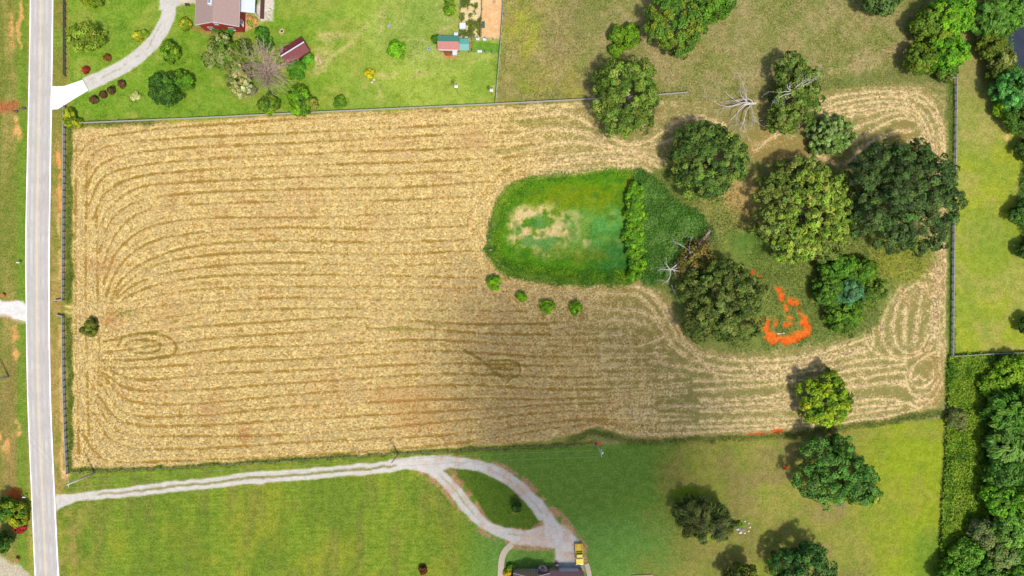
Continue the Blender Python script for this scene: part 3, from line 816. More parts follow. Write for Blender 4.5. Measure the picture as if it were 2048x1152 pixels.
# ------------------------------------------------------------------ foliage
def leaf_material():
    m = bpy.data.materials.new('leaves')
    nt, n, l = nodes_of(m)
    out = n.new('ShaderNodeOutputMaterial'); p = n.new('ShaderNodeBsdfPrincipled'); tr = n.new('ShaderNodeBsdfTranslucent'); mx = n.new('ShaderNodeMixShader')
    a = n.new('ShaderNodeAttribute'); a.attribute_name = 'tint'
    l.new(a.outputs['Color'], p.inputs['Base Color']); l.new(a.outputs['Color'], tr.inputs['Color'])
    p.inputs['Roughness'].default_value = .6; p.inputs['Specular IOR Level'].default_value = .22
    mx.inputs[0].default_value = .34
    l.new(p.outputs[0], mx.inputs[1]); l.new(tr.outputs[0], mx.inputs[2]); l.new(mx.outputs[0], out.inputs['Surface'])
    return m
M_LEAF = leaf_material()
M_BARK = mat('bark', (.085, .07, .055), .9, .35, 6, .03)
M_DEAD = mat('bleached_wood', alb((220, 210, 200)), .85, .2, 5, .02)
M_TWIG = mat('bare_twigs', alb((200, 170, 150)), .9, .25, 4)
M_BROWNTWIG = mat('dead_brown_twigs', alb((150, 122, 84)), .9, .3, 4)

def leaves_mesh(name, pos, nor, size, aspect, cols, r, tangent=None):
    """each leaf: a diamond folded along its midrib"""
    n = len(pos)
    nor = nor / (np.linalg.norm(nor, axis=1)[:, None] + 1e-9)
    t = r.normal(size=(n, 3)) if tangent is None else tangent
    t = t - nor * (t * nor).sum(1)[:, None]
    t /= np.linalg.norm(t, axis=1)[:, None] + 1e-9
    b = np.cross(nor, t)
    s = size[:, None]
    w = s * aspect
    fold = nor * w * .35
    V = np.stack([pos - t * s * .5, pos + b * w * .5 + fold, pos + t * s * .5, pos - b * w * .5 + fold], 1).reshape(-1, 3)
    k = np.arange(n)[:, None] * 4
    F = np.concatenate([k + [0, 1, 2], k + [0, 2, 3]], 1).reshape(-1, 3)
    return mesh_np(name, V, F, M_LEAF, np.repeat(cols, 4, 0))

def crown(name, lobes, cols, r, leaf=.40, clump=1.0, per=46, aspect=.62, style='round', fill_in=.35, lobe_cols=None):
    """lobes: (x, y, z, rx, ry, rz) ellipsoids in metres; clumps of leaves over their skins"""
    PO, NO, SI, CO, TA = [], [], [], [], []
    LC = [np.array([alb((c[0] + 9, c[1] + 4, max(4, c[2] - 11)), 1.8) for c in ((lobe_cols or {}).get(i, cols))]) for i in range(len(lobes))]
    leaf *= 1.22; aspect = aspect * 1.2 if style == 'round' else aspect * 1.3; per = int(per * 1.3)
    for li, (lx, ly, lz, rx, ry, rz) in enumerate(lobes):
        ar = 2.2 * math.pi * ((rx * ry) ** .8 + (rx * rz) ** .8 + (ry * rz) ** .8) / 3 * 1.25
        nc = max(6, int(ar / (1.15 * clump ** 2)))
        d = r.normal(size=(nc * 8, 3)); d /= np.linalg.norm(d, axis=1)[:, None]
        wt = np.sqrt((d[:, 0] * ry * rz) ** 2 + (d[:, 1] * rx * rz) ** 2 + (d[:, 2] * rx * ry) ** 2)
        d = d[(d[:, 2] > -.5) & (r.random(len(d)) < wt / wt.max())][:nc]
        # lumpy skin
        k = 1 + .13 * np.sin(d[:, 0] * 4.1 + li) * np.sin(d[:, 1] * 3.7 + 2 * li) + .10 * np.sin(d[:, 2] * 5 + d[:, 0] * 6 + li * 1.7) + r.normal(0, .07, len(d))
        inn = r.random(len(d)) < fill_in
        k = np.where(inn, k * r.uniform(.5, .85, len(d)), k)
        c = d * k[:, None] * np.array([rx, ry, rz]) + np.array([lx, ly, lz])
        keep = np.ones(len(c), bool)
        for lj, q in enumerate(lobes):
            if lj != li:
                keep &= (((c - np.array(q[:3])) / np.array(q[3:])) ** 2).sum(1) > .5
        c, d2 = c[keep], d[keep]
        out = d2 / np.array([rx, ry, rz]) * min(rx, ry, rz); out /= np.linalg.norm(out, axis=1)[:, None]
        m = len(c)
        if m == 0: continue
        rc = clump * r.uniform(.65, 1.25, m)
        ccol = LC[li][r.integers(0, len(LC[li]), m)] * r.uniform(.74, 1.26, (m, 1)) * (1 + r.normal(0, .07, (m, 3)))
        L = per
        e = r.normal(size=(m, L, 3)) + out[:, None, :] * .75 + np.array([0, 0, .35])
        e /= np.linalg.norm(e, axis=2)[..., None]
        rad = rc[:, None] * r.uniform(.45, 1.0, (m, L)) ** .6
        p = c[:, None, :] + e * rad[..., None] * np.array([1, 1, .8])
        if style == 'willow':
            hz = d2.copy(); hz[:, 2] = 0; hz /= np.linalg.norm(hz, axis=1)[:, None] + 1e-6
            ta = hz[:, None, :] + np.array([0, 0, -.55]) + r.normal(0, .22, (m, L, 3))
            no = np.repeat((out * .6 + np.array([0, 0, .5]))[:, None, :], L, 1) + r.normal(0, .3, (m, L, 3))
            TA.append(ta.reshape(-1, 3))
        else:
            no = e * .9 + out[:, None, :] * .3 + np.array([0, 0, .25]) + r.normal(0, .42, (m, L, 3))
        PO.append(p.reshape(-1, 3)); NO.append(no.reshape(-1, 3))
        SI.append((leaf * r.uniform(.65, 1.3, (m, L))).ravel())
        CO.append((ccol[:, None, :] * r.uniform(.78, 1.25, (m, L, 1)) * (1 + r.normal(0, .05, (m, L, 3)))).reshape(-1, 3))
    PO = np.concatenate(PO); PO[:, 2] = np.maximum(PO[:, 2], .08)
    return leaves_mesh(name, PO, np.concatenate(NO), np.concatenate(SI), aspect, np.clip(np.concatenate(CO), .004, .8), r, np.concatenate(TA) if TA else None)

def trunk_mb(lobes, r, r0, top):
    mb = MB()
    bx = sum(l[0] for l in lobes) / len(lobes); by = sum(l[1] for l in lobes) / len(lobes)
    mb.tube([(0, 0, -.3), (.03 * bx, .03 * by, top * .15), (bx * .3 + r0 * .3, by * .3, top * .45), (bx * .5, by * .5 + r0 * .3, top * .8)], [r0 * 1.35, r0, r0 * .75, r0 * .3], 8)
    for l in lobes:
        for k in range(max(3, 8 // len(lobes))):
            a = r.uniform(0, 6.28); s = r.uniform(.45, .8)
            q = (l[0] + math.cos(a) * l[3] * s, l[1] + math.sin(a) * l[4] * s, l[2] + l[5] * r.uniform(-.3, .15))
            st = (bx * .25, by * .25, top * r.uniform(.25, .45))
            mi = tuple((st[i] + q[i]) / 2 + (0, 0, .12 * top)[i] * .4 for i in range(3))
            mb.tube([st, mi, q], [r0 * .45, r0 * .28, r0 * .08], 5, False)
    return mb

TREES = 0
def plant(name, label, cat, px, py, rad, h, cols, lobes=None, leaf=.40, clump=1.0, per=46, aspect=.62, style='round', group=None, base=.28, fill_in=.35, hz=None, shrub=False, lobe_cols=None):
    """px, py: middle of the crown as seen; rad: crown radius in pixels; h: height in metres"""
    global TREES
    TREES += 1
    r = np.random.default_rng(1000 + TREES)
    if h > 6: h = 6 + (h - 6) * .66
    hc = h * .6
    x, y = W(px, py, hc)
    k = PX * (HC - hc) / HC
    if lobes is None:
        rr = rad * k
        if rad > 26:
            lobes = []
            nl = 5 if rad < 60 else 7
            lobes.append((0, 0, h * .62, rr * .72, rr * .72, h * .36))
            a0 = r.uniform(0, 6.28)
            for i in range(nl):
                a = a0 + i * 6.283 / nl + r.uniform(-.25, .25)
                q = rr * r.uniform(.42, .56)
                s = rr * r.uniform(.40, .52)
                lobes.append((math.cos(a) * q, math.sin(a) * q, h * r.uniform(.48, .66), s, s, h * r.uniform(.24, .33)))
        else:
            z0 = h * (.55 if not shrub else .45)
            q1 = r.uniform(.68, .82)
            lobes = [(0, 0, z0, rr * q1, rr * q1 * r.uniform(.8, 1.1), h * (.42 if not shrub else .5))]
            for i in range(4):
                a = i * 1.57 + r.uniform(-.6, .6); q2 = rr * r.uniform(.35, .62); s2 = rr * r.uniform(.28, .5)
                lobes.append((math.cos(a) * q2, math.sin(a) * q2, z0 * r.uniform(.7, 1.15), s2, s2 * r.uniform(.8, 1.2), h * r.uniform(.22, .38)))
    else:
        lobes = [(dx * k, -dy * k, h * zf, rx * k, ry * k, h * zr) for dx, dy, rx, ry, zf, zr in lobes]
    t = thing(name, label, cat, (x, y, 0), 0, group)
    clump = min(clump, .30 + rad * k * .16)
    me = crown(name, lobes, cols, r, leaf, clump, per, aspect, style, fill_in, lobe_cols)
    link('crown' if not shrub else 'foliage', me, t)
    if shrub:
        mb = MB()
        for i in range(4):
            a = i * 1.57 + .4
            mb.tube([(0, 0, -.1), (math.cos(a) * .12 * rad * k, math.sin(a) * .12 * rad * k, h * .3), (math.cos(a) * .35 * rad * k, math.sin(a) * .35 * rad * k, h * .6)], [.05, .04, .015], 5)
        mb.build('stem', M_BARK, t)
    else:
        trunk_mb(lobes, r, max(.10, h * .024), h * .62).build('trunk', M_BARK, t)
    return t

DK = [(62, 92, 48), (74, 106, 54), (84, 116, 60)]
MID = [(74, 108, 38), (92, 126, 44), (104, 138, 54)]
YEL = [(108, 140, 48), (126, 156, 58), (94, 124, 44), (140, 166, 72)]
OLV = [(84, 108, 46), (100, 122, 56), (72, 94, 42)]
BRT = [(96, 148, 14), (124, 168, 22), (78, 128, 16)]
LAW = [(84, 136, 20), (104, 152, 28), (68, 112, 20)]

# trees of the field
plant('oak_tree', 'big mid green tree standing over the white rail fence at the field edge', 'tree', 1252, 192, 62, 15, [(72, 104, 36), (92, 126, 46), (106, 138, 56), (122, 148, 70)],
      lobes=[(0, 0, 48, 56, .62, .36), (-22, -38, 30, 28, .55, .28), (24, -40, 30, 28, .55, .28), (-34, 6, 26, 30, .5, .28), (34, 4, 24, 34, .5, .28), (-14, 46, 30, 28, .5, .28), (16, 44, 30, 28, .52, .28)])
plant('oak_tree', 'dense dark green tree with paler leaf tips, north east of the overgrown pond', 'tree', 1424, 318, 80, 15, [(70, 104, 44), (88, 120, 50), (112, 142, 62), (60, 92, 42)], clump=.95)
plant('oak_tree', 'large green tree at the top edge, yellow fruits dotting its middle', 'tree', 1352, 48, 58, 14, [(62, 106, 34), (78, 122, 40), (92, 130, 44), (110, 130, 40)])
plant('oak_tree', 'half cut off green tree at the top edge, touching a larger tree on its left', 'tree', 1428, -2, 42, 12, [(66, 112, 26), (84, 132, 34)])
plant('oak_tree', 'pale yellow green open crowned tree, the widest of the field', 'tree', 1612, 418, 100, 15, YEL, clump=.8, per=34, leaf=.42, fill_in=.25, lobe_cols={k: [(88, 112, 48), (102, 124, 56), (118, 140, 66)] for k in (1, 3, 4, 5, 8)},
      lobes=[(0, 0, 62, 66, .62, .34), (-44, -30, 44, 40, .5, .28), (36, -38, 44, 40, .5, .28), (-20, -66, 34, 32, .42, .26), (14, -72, 30, 26, .4, .24), (-58, 26, 40, 38, .45, .26), (56, 18, 42, 46, .46, .28), (-8, 60, 52, 42, .46, .28), (48, 66, 40, 34, .38, .24)])
plant('oak_tree', 'massive dark blue green tree beside the east fence', 'tree', 1812, 388, 105, 19, [(58, 88, 46), (70, 102, 54), (50, 78, 42), (80, 112, 58)], clump=1.0,
      lobes=[(0, 0, 74, 80, .64, .34), (-36, -66, 36, 36, .5, .27), (12, -68, 40, 38, .5, .28), (60, -34, 40, 42, .5, .28), (70, 22, 38, 44, .5, .28), (34, 70, 46, 42, .5, .28), (-24, 70, 44, 44, .5, .27), (-62, 34, 40, 44, .48, .28), (-68, -26, 38, 40, .48, .27)])
plant('oak_tree', 'olive green tree beside the orange clay scrape', 'tree', 1450, 602, 82, 14, OLV + [(112, 130, 66)], clump=.95,
      lobes=[(0, 0, 54, 54, .62, .34), (-44, -20, 40, 36, .44, .28), (40, -14, 40, 40, .46, .28), (-34, 44, 42, 36, .46, .28), (26, 46, 46, 36, .48, .28), (-4, -48, 44, 32, .5, .28)])
plant('round_bush', 'dome shaped grey green bush standing alone on the mown ground', 'bush', 1664, 267, 40, 6.2, [(100, 136, 66), (116, 150, 80), (140, 168, 106), (88, 122, 58)],
      lobes=[(0, 0, 40, 37, .42, .56)], clump=.5, per=40, leaf=.36)
plant('small_tree', 'bright yellow green tree alone in the south east of the field', 'tree', 1653, 800, 50, 10, [(112, 148, 18), (132, 164, 28), (90, 128, 16), (146, 174, 40)], clump=.9,
      lobes=[(0, 4, 34, 34, .62, .34), (-24, -8, 24, 26, .5, .3), (6, -32, 22, 22, .5, .3), (28, -10, 24, 26, .48, .3), (22, 18, 24, 22, .46, .3), (-14, 28, 26, 24, .46, .3), (8, 14, 22, 26, .72, .28)])
plant('small_tree', 'ragged green tree with bare grey branches at the north of the field', 'tree', 1582, 186, 55, 11, [(84, 116, 42), (104, 132, 56), (118, 140, 70), (70, 100, 36)], clump=.85, fill_in=.2,
      lobes=[(-2, -48, 24, 28, .55, .3), (26, -20, 30, 34, .5, .3), (6, 18, 34, 34, .45, .3), (-10, 50, 30, 22, .42, .32), (34, 14, 24, 34, .45, .28)])
plant('dark_tree', 'dark green tree on the south lawn, stretched to the lower right', 'tree', 1662, 942, 60, 12, [(52, 100, 40), (68, 118, 50), (88, 136, 62), (64, 112, 38)],
      lobes=[(-20, -28, 36, 34, .56, .32), (22, -46, 20, 20, .5, .28), (10, 4, 46, 40, .6, .34), (-30, 14, 36, 34, .5, .3), (50, 12, 36, 34, .48, .3), (-2, 40, 40, 28, .46, .28), (68, 40, 28, 24, .42, .28)])
plant('small_tree', 'low yellow green shrub under the dark tree on the south lawn', 'shrub', 1722, 992, 28, 4, [(108, 140, 44), (130, 158, 60)], lobes=[(-10, 0, 20, 14, .5, .4), (18, 4, 20, 14, .5, .4)], shrub=True)
plant('weeping_tree', 'dark grey green weeping tree on the south lawn beside a ring of stones', 'tree', 1410, 1040, 52, 9, [(62, 80, 38), (78, 96, 46), (90, 106, 54)], style='willow', leaf=.85, aspect=.16, clump=1.0, per=44,
      lobes=[(0, 0, 44, 36, .5, .42), (-22, -14, 30, 28, .44, .36), (24, 16, 30, 26, .42, .36)])
plant('dark_tree', 'dark green tree cut by the bottom edge of the south east lawn', 'tree', 1606, 1142, 56, 11, [(40, 86, 38), (54, 102, 46), (66, 114, 50)])
plant('small_tree', 'top of a small olive tree cut by the bottom edge, left of a dark one', 'tree', 1482, 1158, 32, 8, [(76, 96, 26), (92, 112, 36)])
# bush clump in the meadow
plant('bush', 'upright green bush in the meadow, tallest of a clump of three above the oak', 'bush', 1238, 66, 17, 4, [(84, 130, 22), (98, 142, 30)], shrub=True, leaf=.32)
plant('bush', 'green bush on the right side of a clump of three in the meadow', 'bush', 1262, 72, 16, 4, [(80, 126, 24), (102, 144, 34)], shrub=True, leaf=.32, lobes=[(0, -8, 14, 14, .5, .45), (0, 10, 13, 12, .45, .4)])
plant('bush', 'small green bush at the lower end of a clump of three in the meadow', 'bush', 1233, 100, 13, 3, [(92, 138, 28), (108, 150, 36)], shrub=True, leaf=.32)
# thicket by the mown loop
TH = [(56, 108, 24), (72, 126, 30), (88, 138, 36)]
for px, py, rr, hh, cc_, lb in ((1676, 540, 34, 6, TH, 'dark leafy bush, uppermost of the thicket beside the mown loops'), (1718, 545, 32, 5.5, [(74, 124, 24), (96, 144, 36)], 'bright leafy bush at the upper right of the thicket beside the mown loops'),
                                (1660, 580, 32, 5.5, [(64, 108, 30), (84, 128, 40)], 'leafy bush at the left of the thicket beside the mown loops'), (1696, 586, 26, 6.5, [(70, 124, 84), (84, 140, 96)], 'blue green bush in the heart of the thicket beside the mown loops'),
                                (1738, 582, 30, 5, [(80, 116, 28), (110, 138, 50), (70, 96, 40)], 'mottled bush at the right of the thicket beside the mown loops'), (1690, 632, 34, 4.5, [(72, 116, 24), (96, 140, 40)], 'low green bush, lowest of the thicket beside the mown loops')):
    plant('thicket_bush', lb, 'bush', px, py, rr, hh, cc_, lobes=[(0, 0, rr * .9, rr * .85, .48, .45), (rr * .3, -rr * .2, rr * .6, rr * .6, .6, .36), (-rr * .35, rr * .25, rr * .6, rr * .55, .5, .36)], leaf=.36, clump=.75, group='bushes of the thicket', shrub=True)
# row of bright shrubs on the pond bank
rr_ = random.Random(4)
wrds = ['topmost shrub', 'second shrub from the top', 'third shrub from the top', 'fourth shrub from the top', 'fourth shrub from the bottom', 'third shrub from the bottom', 'second shrub from the bottom', 'lowest shrub']
for i in range(8):
    plant('bank_shrub', wrds[i] + ' of the bright green row along the pond bank', 'shrub', 1272 + rr_.uniform(-4, 5) - (6 if i == 7 else 0), 385 + i * 23.5, (21, 18, 22, 19, 23, 20, 18, 13)[i], 2.6, [(88, 144, 12), (110, 162, 20), (68, 122, 12)], shrub=True, leaf=.34, clump=.6, per=36, group='shrubs in a row on the pond bank')
# saplings left standing in the mown field
for px, py, rr, lb in ((989, 565, 13, 'bright green bush left standing nearest the pond corner in the mown field'), (1043, 594, 8, 'tiny bright green bush, smallest of four left standing below the pond'),
                       (1093, 613, 13, 'bright green bush left of the last one below the pond'), (1152, 617, 12, 'bright green bush, rightmost of those left standing below the pond')):
    plant('field_bush', lb, 'bush', px, py, rr, 2.2, [(116, 172, 18), (138, 188, 34), (96, 150, 16)], shrub=True, leaf=.32, clump=.55, per=34, group='bushes left standing in the hay field')
plant('field_bush', 'dark olive bush inside the field gate near the road', 'bush', 181, 656, 12, 2.4, [(96, 110, 40), (112, 124, 54), (82, 96, 34)], shrub=True, leaf=.3, clump=.45, lobes=[(0, -8, 8, 9, .5, .45), (2, 6, 8, 10, .45, .42), (-10, 8, 8, 4, .3, .3), (-20, 5, 6, 3, .25, .25)])
# north east corner trees
for px, py, rr, hh, cc_, lb in ((1862, 45, 34, 8, [(88, 122, 34), (108, 140, 46)], 'olive green round tree at the upper left of the north east clump'), (1902, 30, 44, 10, [(96, 158, 22), (120, 176, 36), (78, 136, 24)], 'vivid green tree cut by the top edge in the north east clump'),
                                (1876, 72, 26, 7, [(96, 124, 26), (110, 134, 36)], 'small olive tree in the middle of the north east clump'), (1842, 120, 29, 6.5, [(86, 118, 28), (104, 134, 38)], 'dark round bush at the lower left of the north east clump'),
                                (1896, 106, 38, 8, [(92, 156, 18), (116, 176, 30), (74, 132, 20)], 'vivid green tree at the fence, lowest of the north east clump'), (1890, 138, 22, 5, [(76, 110, 40), (90, 122, 50)], 'dull green low tree under the vivid one by the fence'),
                                (1766, -8, 38, 10, [(68, 100, 48), (84, 116, 60)], 'grey green tree cut by the top edge left of the north east clump')):
    plant('corner_tree', lb, 'tree', px, py, rr, hh, cc_, group='trees of the north east clump', clump=.85)
# trees along the east edge round the dark pond
for px, py, rr, hh, cc_, lb in ((1990, 30, 40, 9, [(74, 126, 40), (92, 146, 56)], 'soft green willow like tree above the dark pond water'), (2034, 16, 40, 9, [(82, 136, 44), (100, 154, 60)], 'soft green tree in the top right corner'),
                                (1984, 92, 24, 6, [(86, 108, 30), (100, 122, 40)], 'olive bush on the bank left of the dark pond water'), (2004, 120, 25, 6, [(88, 106, 40), (112, 128, 62), (128, 142, 82)], 'pale tipped bush on the bank below the olive one'),
                                (1996, 150, 20, 5, [(70, 96, 30), (84, 110, 36)], 'small dark bush on the bank between pond and rounded tree'), (2028, 180, 38, 9, [(58, 126, 52), (78, 148, 70), (94, 164, 84)], 'rounded blue green tree below the dark pond water'),
                                (2006, 218, 17, 4, [(112, 158, 16), (128, 172, 28)], 'lime green shrub at the foot of the rounded tree'), (2036, 236, 26, 6, [(60, 100, 28), (76, 118, 36)], 'dark shrubby tree at the right edge below the lime shrub'),
                                (2052, 300, 22, 4, [(56, 92, 36), (70, 108, 44)], 'dark tree cut by the right edge halfway down the paddock'), (2048, 425, 26, 4.5, [(58, 98, 38), (74, 116, 44)], 'dark tree bulging into the paddock from the right edge'),
                                (2062, 500, 22, 4.5, [(54, 92, 30), (70, 108, 40)], 'dark tree at the right edge near the foot of the paddock'), (2062, 650, 20, 4.5, [(50, 86, 24), (64, 98, 30)], 'dark tree at the right edge by the paddock corner')):
    plant('bank_tree', lb, 'tree', px, py, rr, hh, cc_, group='trees along the east edge', clump=.8, style='willow' if 'willow' in lb else 'round', leaf=.6 if 'willow' in lb else .38, aspect=.25 if 'willow' in lb else .62)
# the wood in the south east
WD = [(2026, 742, 34, 6, [(108, 152, 22), (130, 170, 34)], 'yellow green vine covered tree at the top of the south east wood'), (2058, 796, 32, 8, [(56, 104, 28), (72, 120, 38)], 'dark tree at the right edge near the top of the south east wood'),
      (1986, 772, 28, 4, [(98, 144, 26), (118, 162, 36)], 'leafy mound at the upper left of the south east wood'), (2016, 826, 42, 9, [(66, 118, 34), (86, 138, 48)], 'feathery dark green tree in the upper part of the south east wood'),
      (2050, 872, 38, 10, [(76, 126, 50), (98, 146, 66)], 'feathery grey green tree at the right edge of the south east wood'), (2012, 892, 36, 9, [(90, 138, 56), (112, 158, 74)], 'pale feathery tree left of the grey green one in the wood'),
      (2004, 948, 30, 9, [(58, 108, 38), (74, 124, 48)], 'dark green tree in the middle of the south east wood'), (2048, 936, 32, 9, [(66, 116, 36), (86, 134, 46)], 'green tree against the right edge in the middle of the wood'),
      (2000, 1002, 32, 9, [(78, 136, 28), (100, 156, 40)], 'bright green rounded tree in the lower middle of the wood'), (2046, 1004, 32, 10, [(88, 144, 28), (112, 164, 42)], 'bright green tree at the right edge in the lower middle of the wood'),
      (2020, 1056, 38, 11, [(92, 142, 52), (118, 166, 72)], 'tall pale green tree in the lower part of the wood'), (1972, 1068, 26, 7, [(104, 124, 74), (120, 138, 88)], 'grey green tree on the left side of the lower wood'),
      (2052, 1092, 34, 10, [(84, 134, 38), (106, 156, 52)], 'green tree at the right edge in the lower wood'), (2006, 1112, 32, 8, [(100, 126, 66), (118, 144, 82)], 'dull grey tree with a bare branch in the lower wood'),
      (1934, 1112, 30, 6, [(78, 132, 36), (98, 150, 50)], 'rounded green tree at the lower left of the wood'), (1902, 1152, 28, 6, [(74, 130, 26), (94, 148, 38)], 'green tree at the bottom left corner of the wood'),
      (1964, 1152, 32, 8, [(60, 108, 30), (78, 128, 40)], 'dark tree cut by the bottom edge of the wood'), (2046, 1150, 34, 9, [(70, 124, 24), (94, 148, 36)], 'green tree in the bottom right corner'),
      (1914, 838, 20, 2.6, [(100, 118, 58), (116, 132, 72), (92, 108, 60)], 'grey twiggy shrub at the corner where field, lawn and wood meet')]
for px, py, rr, hh, cc_, lb in WD:
    ft = 'feathery' in lb
    hh *= .82
    plant('wood_tree', lb, 'tree', px, py, rr, hh, cc_, group='trees of the south east wood', clump=.9, style='willow' if ft else 'round', leaf=.85 if ft else .42, aspect=.3 if ft else .62, per=40)

# house garden plants
def sh(name, label, cat, px, py, rr, hh, cols, **k):
    plant(name, label, cat, px, py, rr, hh, cols, shrub=hh < 3.2, leaf=k.pop('leaf', .33), clump=k.pop('clump', .6), per=k.pop('per', 36), **k)
sh('garden_tree', 'dark green round tree in the yard beside the curved gravel drive', 'tree', 328, 178, 31, 6.5, [(44, 84, 14), (56, 100, 18), (66, 110, 24)], clump=.75)
sh('garden_tree', 'smaller green tree touching the dark round tree in the yard', 'tree', 362, 160, 20, 4.5, [(74, 124, 18), (92, 142, 28)])
sh('garden_tree', 'green tree inside the bend of the gravel drive', 'tree', 340, 102, 18, 4, [(68, 112, 14), (88, 130, 24), (106, 142, 34)])
sh('garden_tree', 'large pale blossoming tree in front of the red house', 'tree', 443, 105, 36, 6.5, [(122, 140, 78), (150, 164, 110), (80, 116, 40), (104, 130, 60)], clump=.75,
   lobes=[(0, -12, 22, 20, .6, .34), (-22, 10, 16, 14, .42, .3), (12, 8, 20, 20, .5, .32), (-4, 14, 18, 14, .45, .3)])
sh('garden_tree', 'dark yellow green tree at the right of the blossoming tree', 'tree', 480, 102, 20, 4.5, [(86, 116, 14), (104, 134, 22), (72, 102, 14)])
sh('garden_tree', 'tall whitish grey leaved tree left of the bare tree', 'tree', 478, 157, 26, 6.5, [(160, 168, 116), (184, 188, 144), (132, 144, 88), (104, 124, 60)], lobes=[(-2, -14, 20, 16, .52, .36), (-2, 6, 20, 20, .6, .36), (4, 20, 18, 12, .45, .32)])
sh('hedge_bush', 'long dark green hedge bush left of the maroon shed', 'bush', 525, 76, 14, 2.6, [(52, 106, 14), (66, 122, 20)], lobes=[(-3, -10, 10, 10, .5, .45), (1, 2, 11, 11, .5, .45), (6, 14, 10, 9, .45, .42)])
sh('hedge_bush', 'dark green bush just below the maroon shed', 'bush', 592, 138, 15, 2.6, [(62, 118, 12), (76, 134, 18)], lobes=[(0, -4, 14, 12, .5, .45), (2, 8, 12, 10, .45, .4)])
sh('squash_patch', 'broad leaved vegetable patch at the shed corner', 'plants', 615, 117, 12, .9, [(70, 136, 34), (90, 156, 48)], leaf=.5)
sh('garden_tree', 'dark green tree at the fence below the bare tree', 'tree', 537, 208, 20, 4, [(68, 104, 14), (86, 124, 24), (108, 136, 36)])
sh('garden_tree', 'bright green tree leaning over the white fence', 'tree', 598, 202, 20, 5, [(86, 136, 12), (104, 152, 20), (74, 118, 12)], lobes=[(0, -8, 18, 18, .55, .4), (2, 12, 17, 15, .5, .36)])
sh('garden_tree', 'thin brownish green tree just right of the bright one at the fence', 'tree', 622, 208, 13, 3.6, [(122, 138, 44), (146, 150, 72)], per=26)
sh('garden_bush', 'small crescent shaped dark bush near the fence in the open yard', 'bush', 680, 203, 11, 1.8, [(72, 118, 18), (92, 136, 26)])
sh('garden_bush', 'bright lime round bush alone in the open yard', 'bush', 792, 97, 16, 3, [(100, 168, 8), (118, 184, 18), (86, 150, 8)], lobes=[(0, 0, 15, 15, .45, .52)], leaf=.28)
sh('garden_bush', 'small yellow flowering bush with white stones in the open yard', 'bush', 740, 147, 8, 1.5, [(190, 178, 20), (140, 160, 24)])
sh('weeping_tree', 'wispy willow beside the road fence in the yard', 'tree', 165, 72, 32, 7, [(98, 128, 24), (120, 146, 40), (138, 158, 60)], style='willow', clump=.8, per=22, fill_in=.2, lobes=[(0, 0, 26, 22, .5, .4), (-14, 4, 18, 18, .42, .34), (14, -4, 18, 18, .45, .34)])
plant('weeping_tree', 'wispy tree cut by the top edge near the road fence', 'tree', 176, -6, 18, 5, [(104, 134, 28), (124, 150, 44)], style='willow', leaf=.7, aspect=.16, clump=.7, per=30)
sh('flower_bush', 'yellow flowering bush in the left yard inside the drive bend', 'bush', 275, 72, 9, 1.6, [(160, 164, 52), (130, 152, 34)])
sh('flower_bush', 'small green bush beside the yellow one inside the drive bend', 'bush', 288, 65, 6, 1.3, [(104, 142, 36), (120, 156, 48)])
sh('flower_bush', 'yellow flowering bush left of the red house front', 'bush', 370, 47, 11, 1.8, [(164, 162, 44), (132, 148, 32), (104, 134, 24)])
sh('red_shrub', 'tiny red brown shrub in the left yard, the upper of two', 'shrub', 214, 115, 5, .9, [(120, 66, 30), (96, 92, 30)])
sh('red_shrub', 'tiny crimson shrub in the left yard, the lower of two', 'shrub', 172, 139, 5.5, .9, [(140, 36, 24), (112, 44, 24)])
for px, py, w in ((187, 199, 'nearest the road in a row of four'), (205, 189, 'second from the road in a row of four'), (222, 180, 'third from the road in a row of four'), (242, 168, 'farthest from the road in a row of four')):
    sh('purple_shrub', 'dark purple shrub ' + w + ' below the drive', 'shrub', px, py, 6, 1.3, [(76, 56, 42), (80, 88, 40), (96, 62, 50)], group='purple shrubs along the drive')
sh('pale_shrub', 'pale grey green shrub alone on the yard grass', 'shrub', 271, 192, 7, 1.1, [(170, 184, 110), (190, 196, 140)])
sh('fence_bush', 'yellow green bush growing through the fence corner by the concrete apron', 'bush', 138, 238, 10, 2.6, [(120, 150, 16), (96, 124, 20), (168, 180, 26)], lobes=[(0, -10, 8, 9, .5, .42), (0, 4, 10, 8, .45, .4), (12, 6, 7, 6, .4, .35)])
sh('foundation_shrub', 'dark green shrub against the red wall, the left of two', 'shrub', 432, 55, 9, 1.8, [(56, 112, 14), (74, 130, 22)])
sh('foundation_shrub', 'dark green shrub against the red wall, the right and larger of two', 'shrub', 455, 59, 11, 1.9, [(52, 106, 12), (68, 124, 20)])
sh('flower_bush', 'mixed flower clump by the paved corner of the red house', 'plants', 503, 42, 9, 1.0, [(150, 160, 50), (110, 140, 40), (200, 150, 110)])
sh('tall_weed', 'tall narrow weedy shrub at the top of the yard left of the hen garden', 'shrub', 899, 12, 8, 2.4, [(92, 136, 26), (116, 152, 40)], lobes=[(0, -8, 7, 8, .5, .42), (0, 6, 8, 9, .45, .4)])
sh('coop_bush', 'dark bush against the end of the hen house', 'bush', 872, 78, 7, 1.8, [(56, 106, 24), (74, 124, 34)])
sh('island_tree', 'small dark green tree in the grass island of the loop drive', 'tree', 1034, 1014, 9, 3.4, [(48, 84, 12), (64, 98, 18)])
sh('red_shrub', 'small dark red shrub on the south lawn near the bottom edge', 'shrub', 846, 1140, 7, 1.3, [(120, 30, 20), (92, 48, 22), (60, 70, 24)])
sh('bed_shrub', 'round green shrub in the dark bed by the brick house', 'shrub', 1021, 1135, 6, 1.4, [(82, 124, 24), (100, 142, 34)])
sh('bed_shrub', 'golden yellow shrub in the dark bed by the brick house', 'shrub', 1014, 1147, 6, 1.0, [(206, 178, 20), (180, 160, 30)])
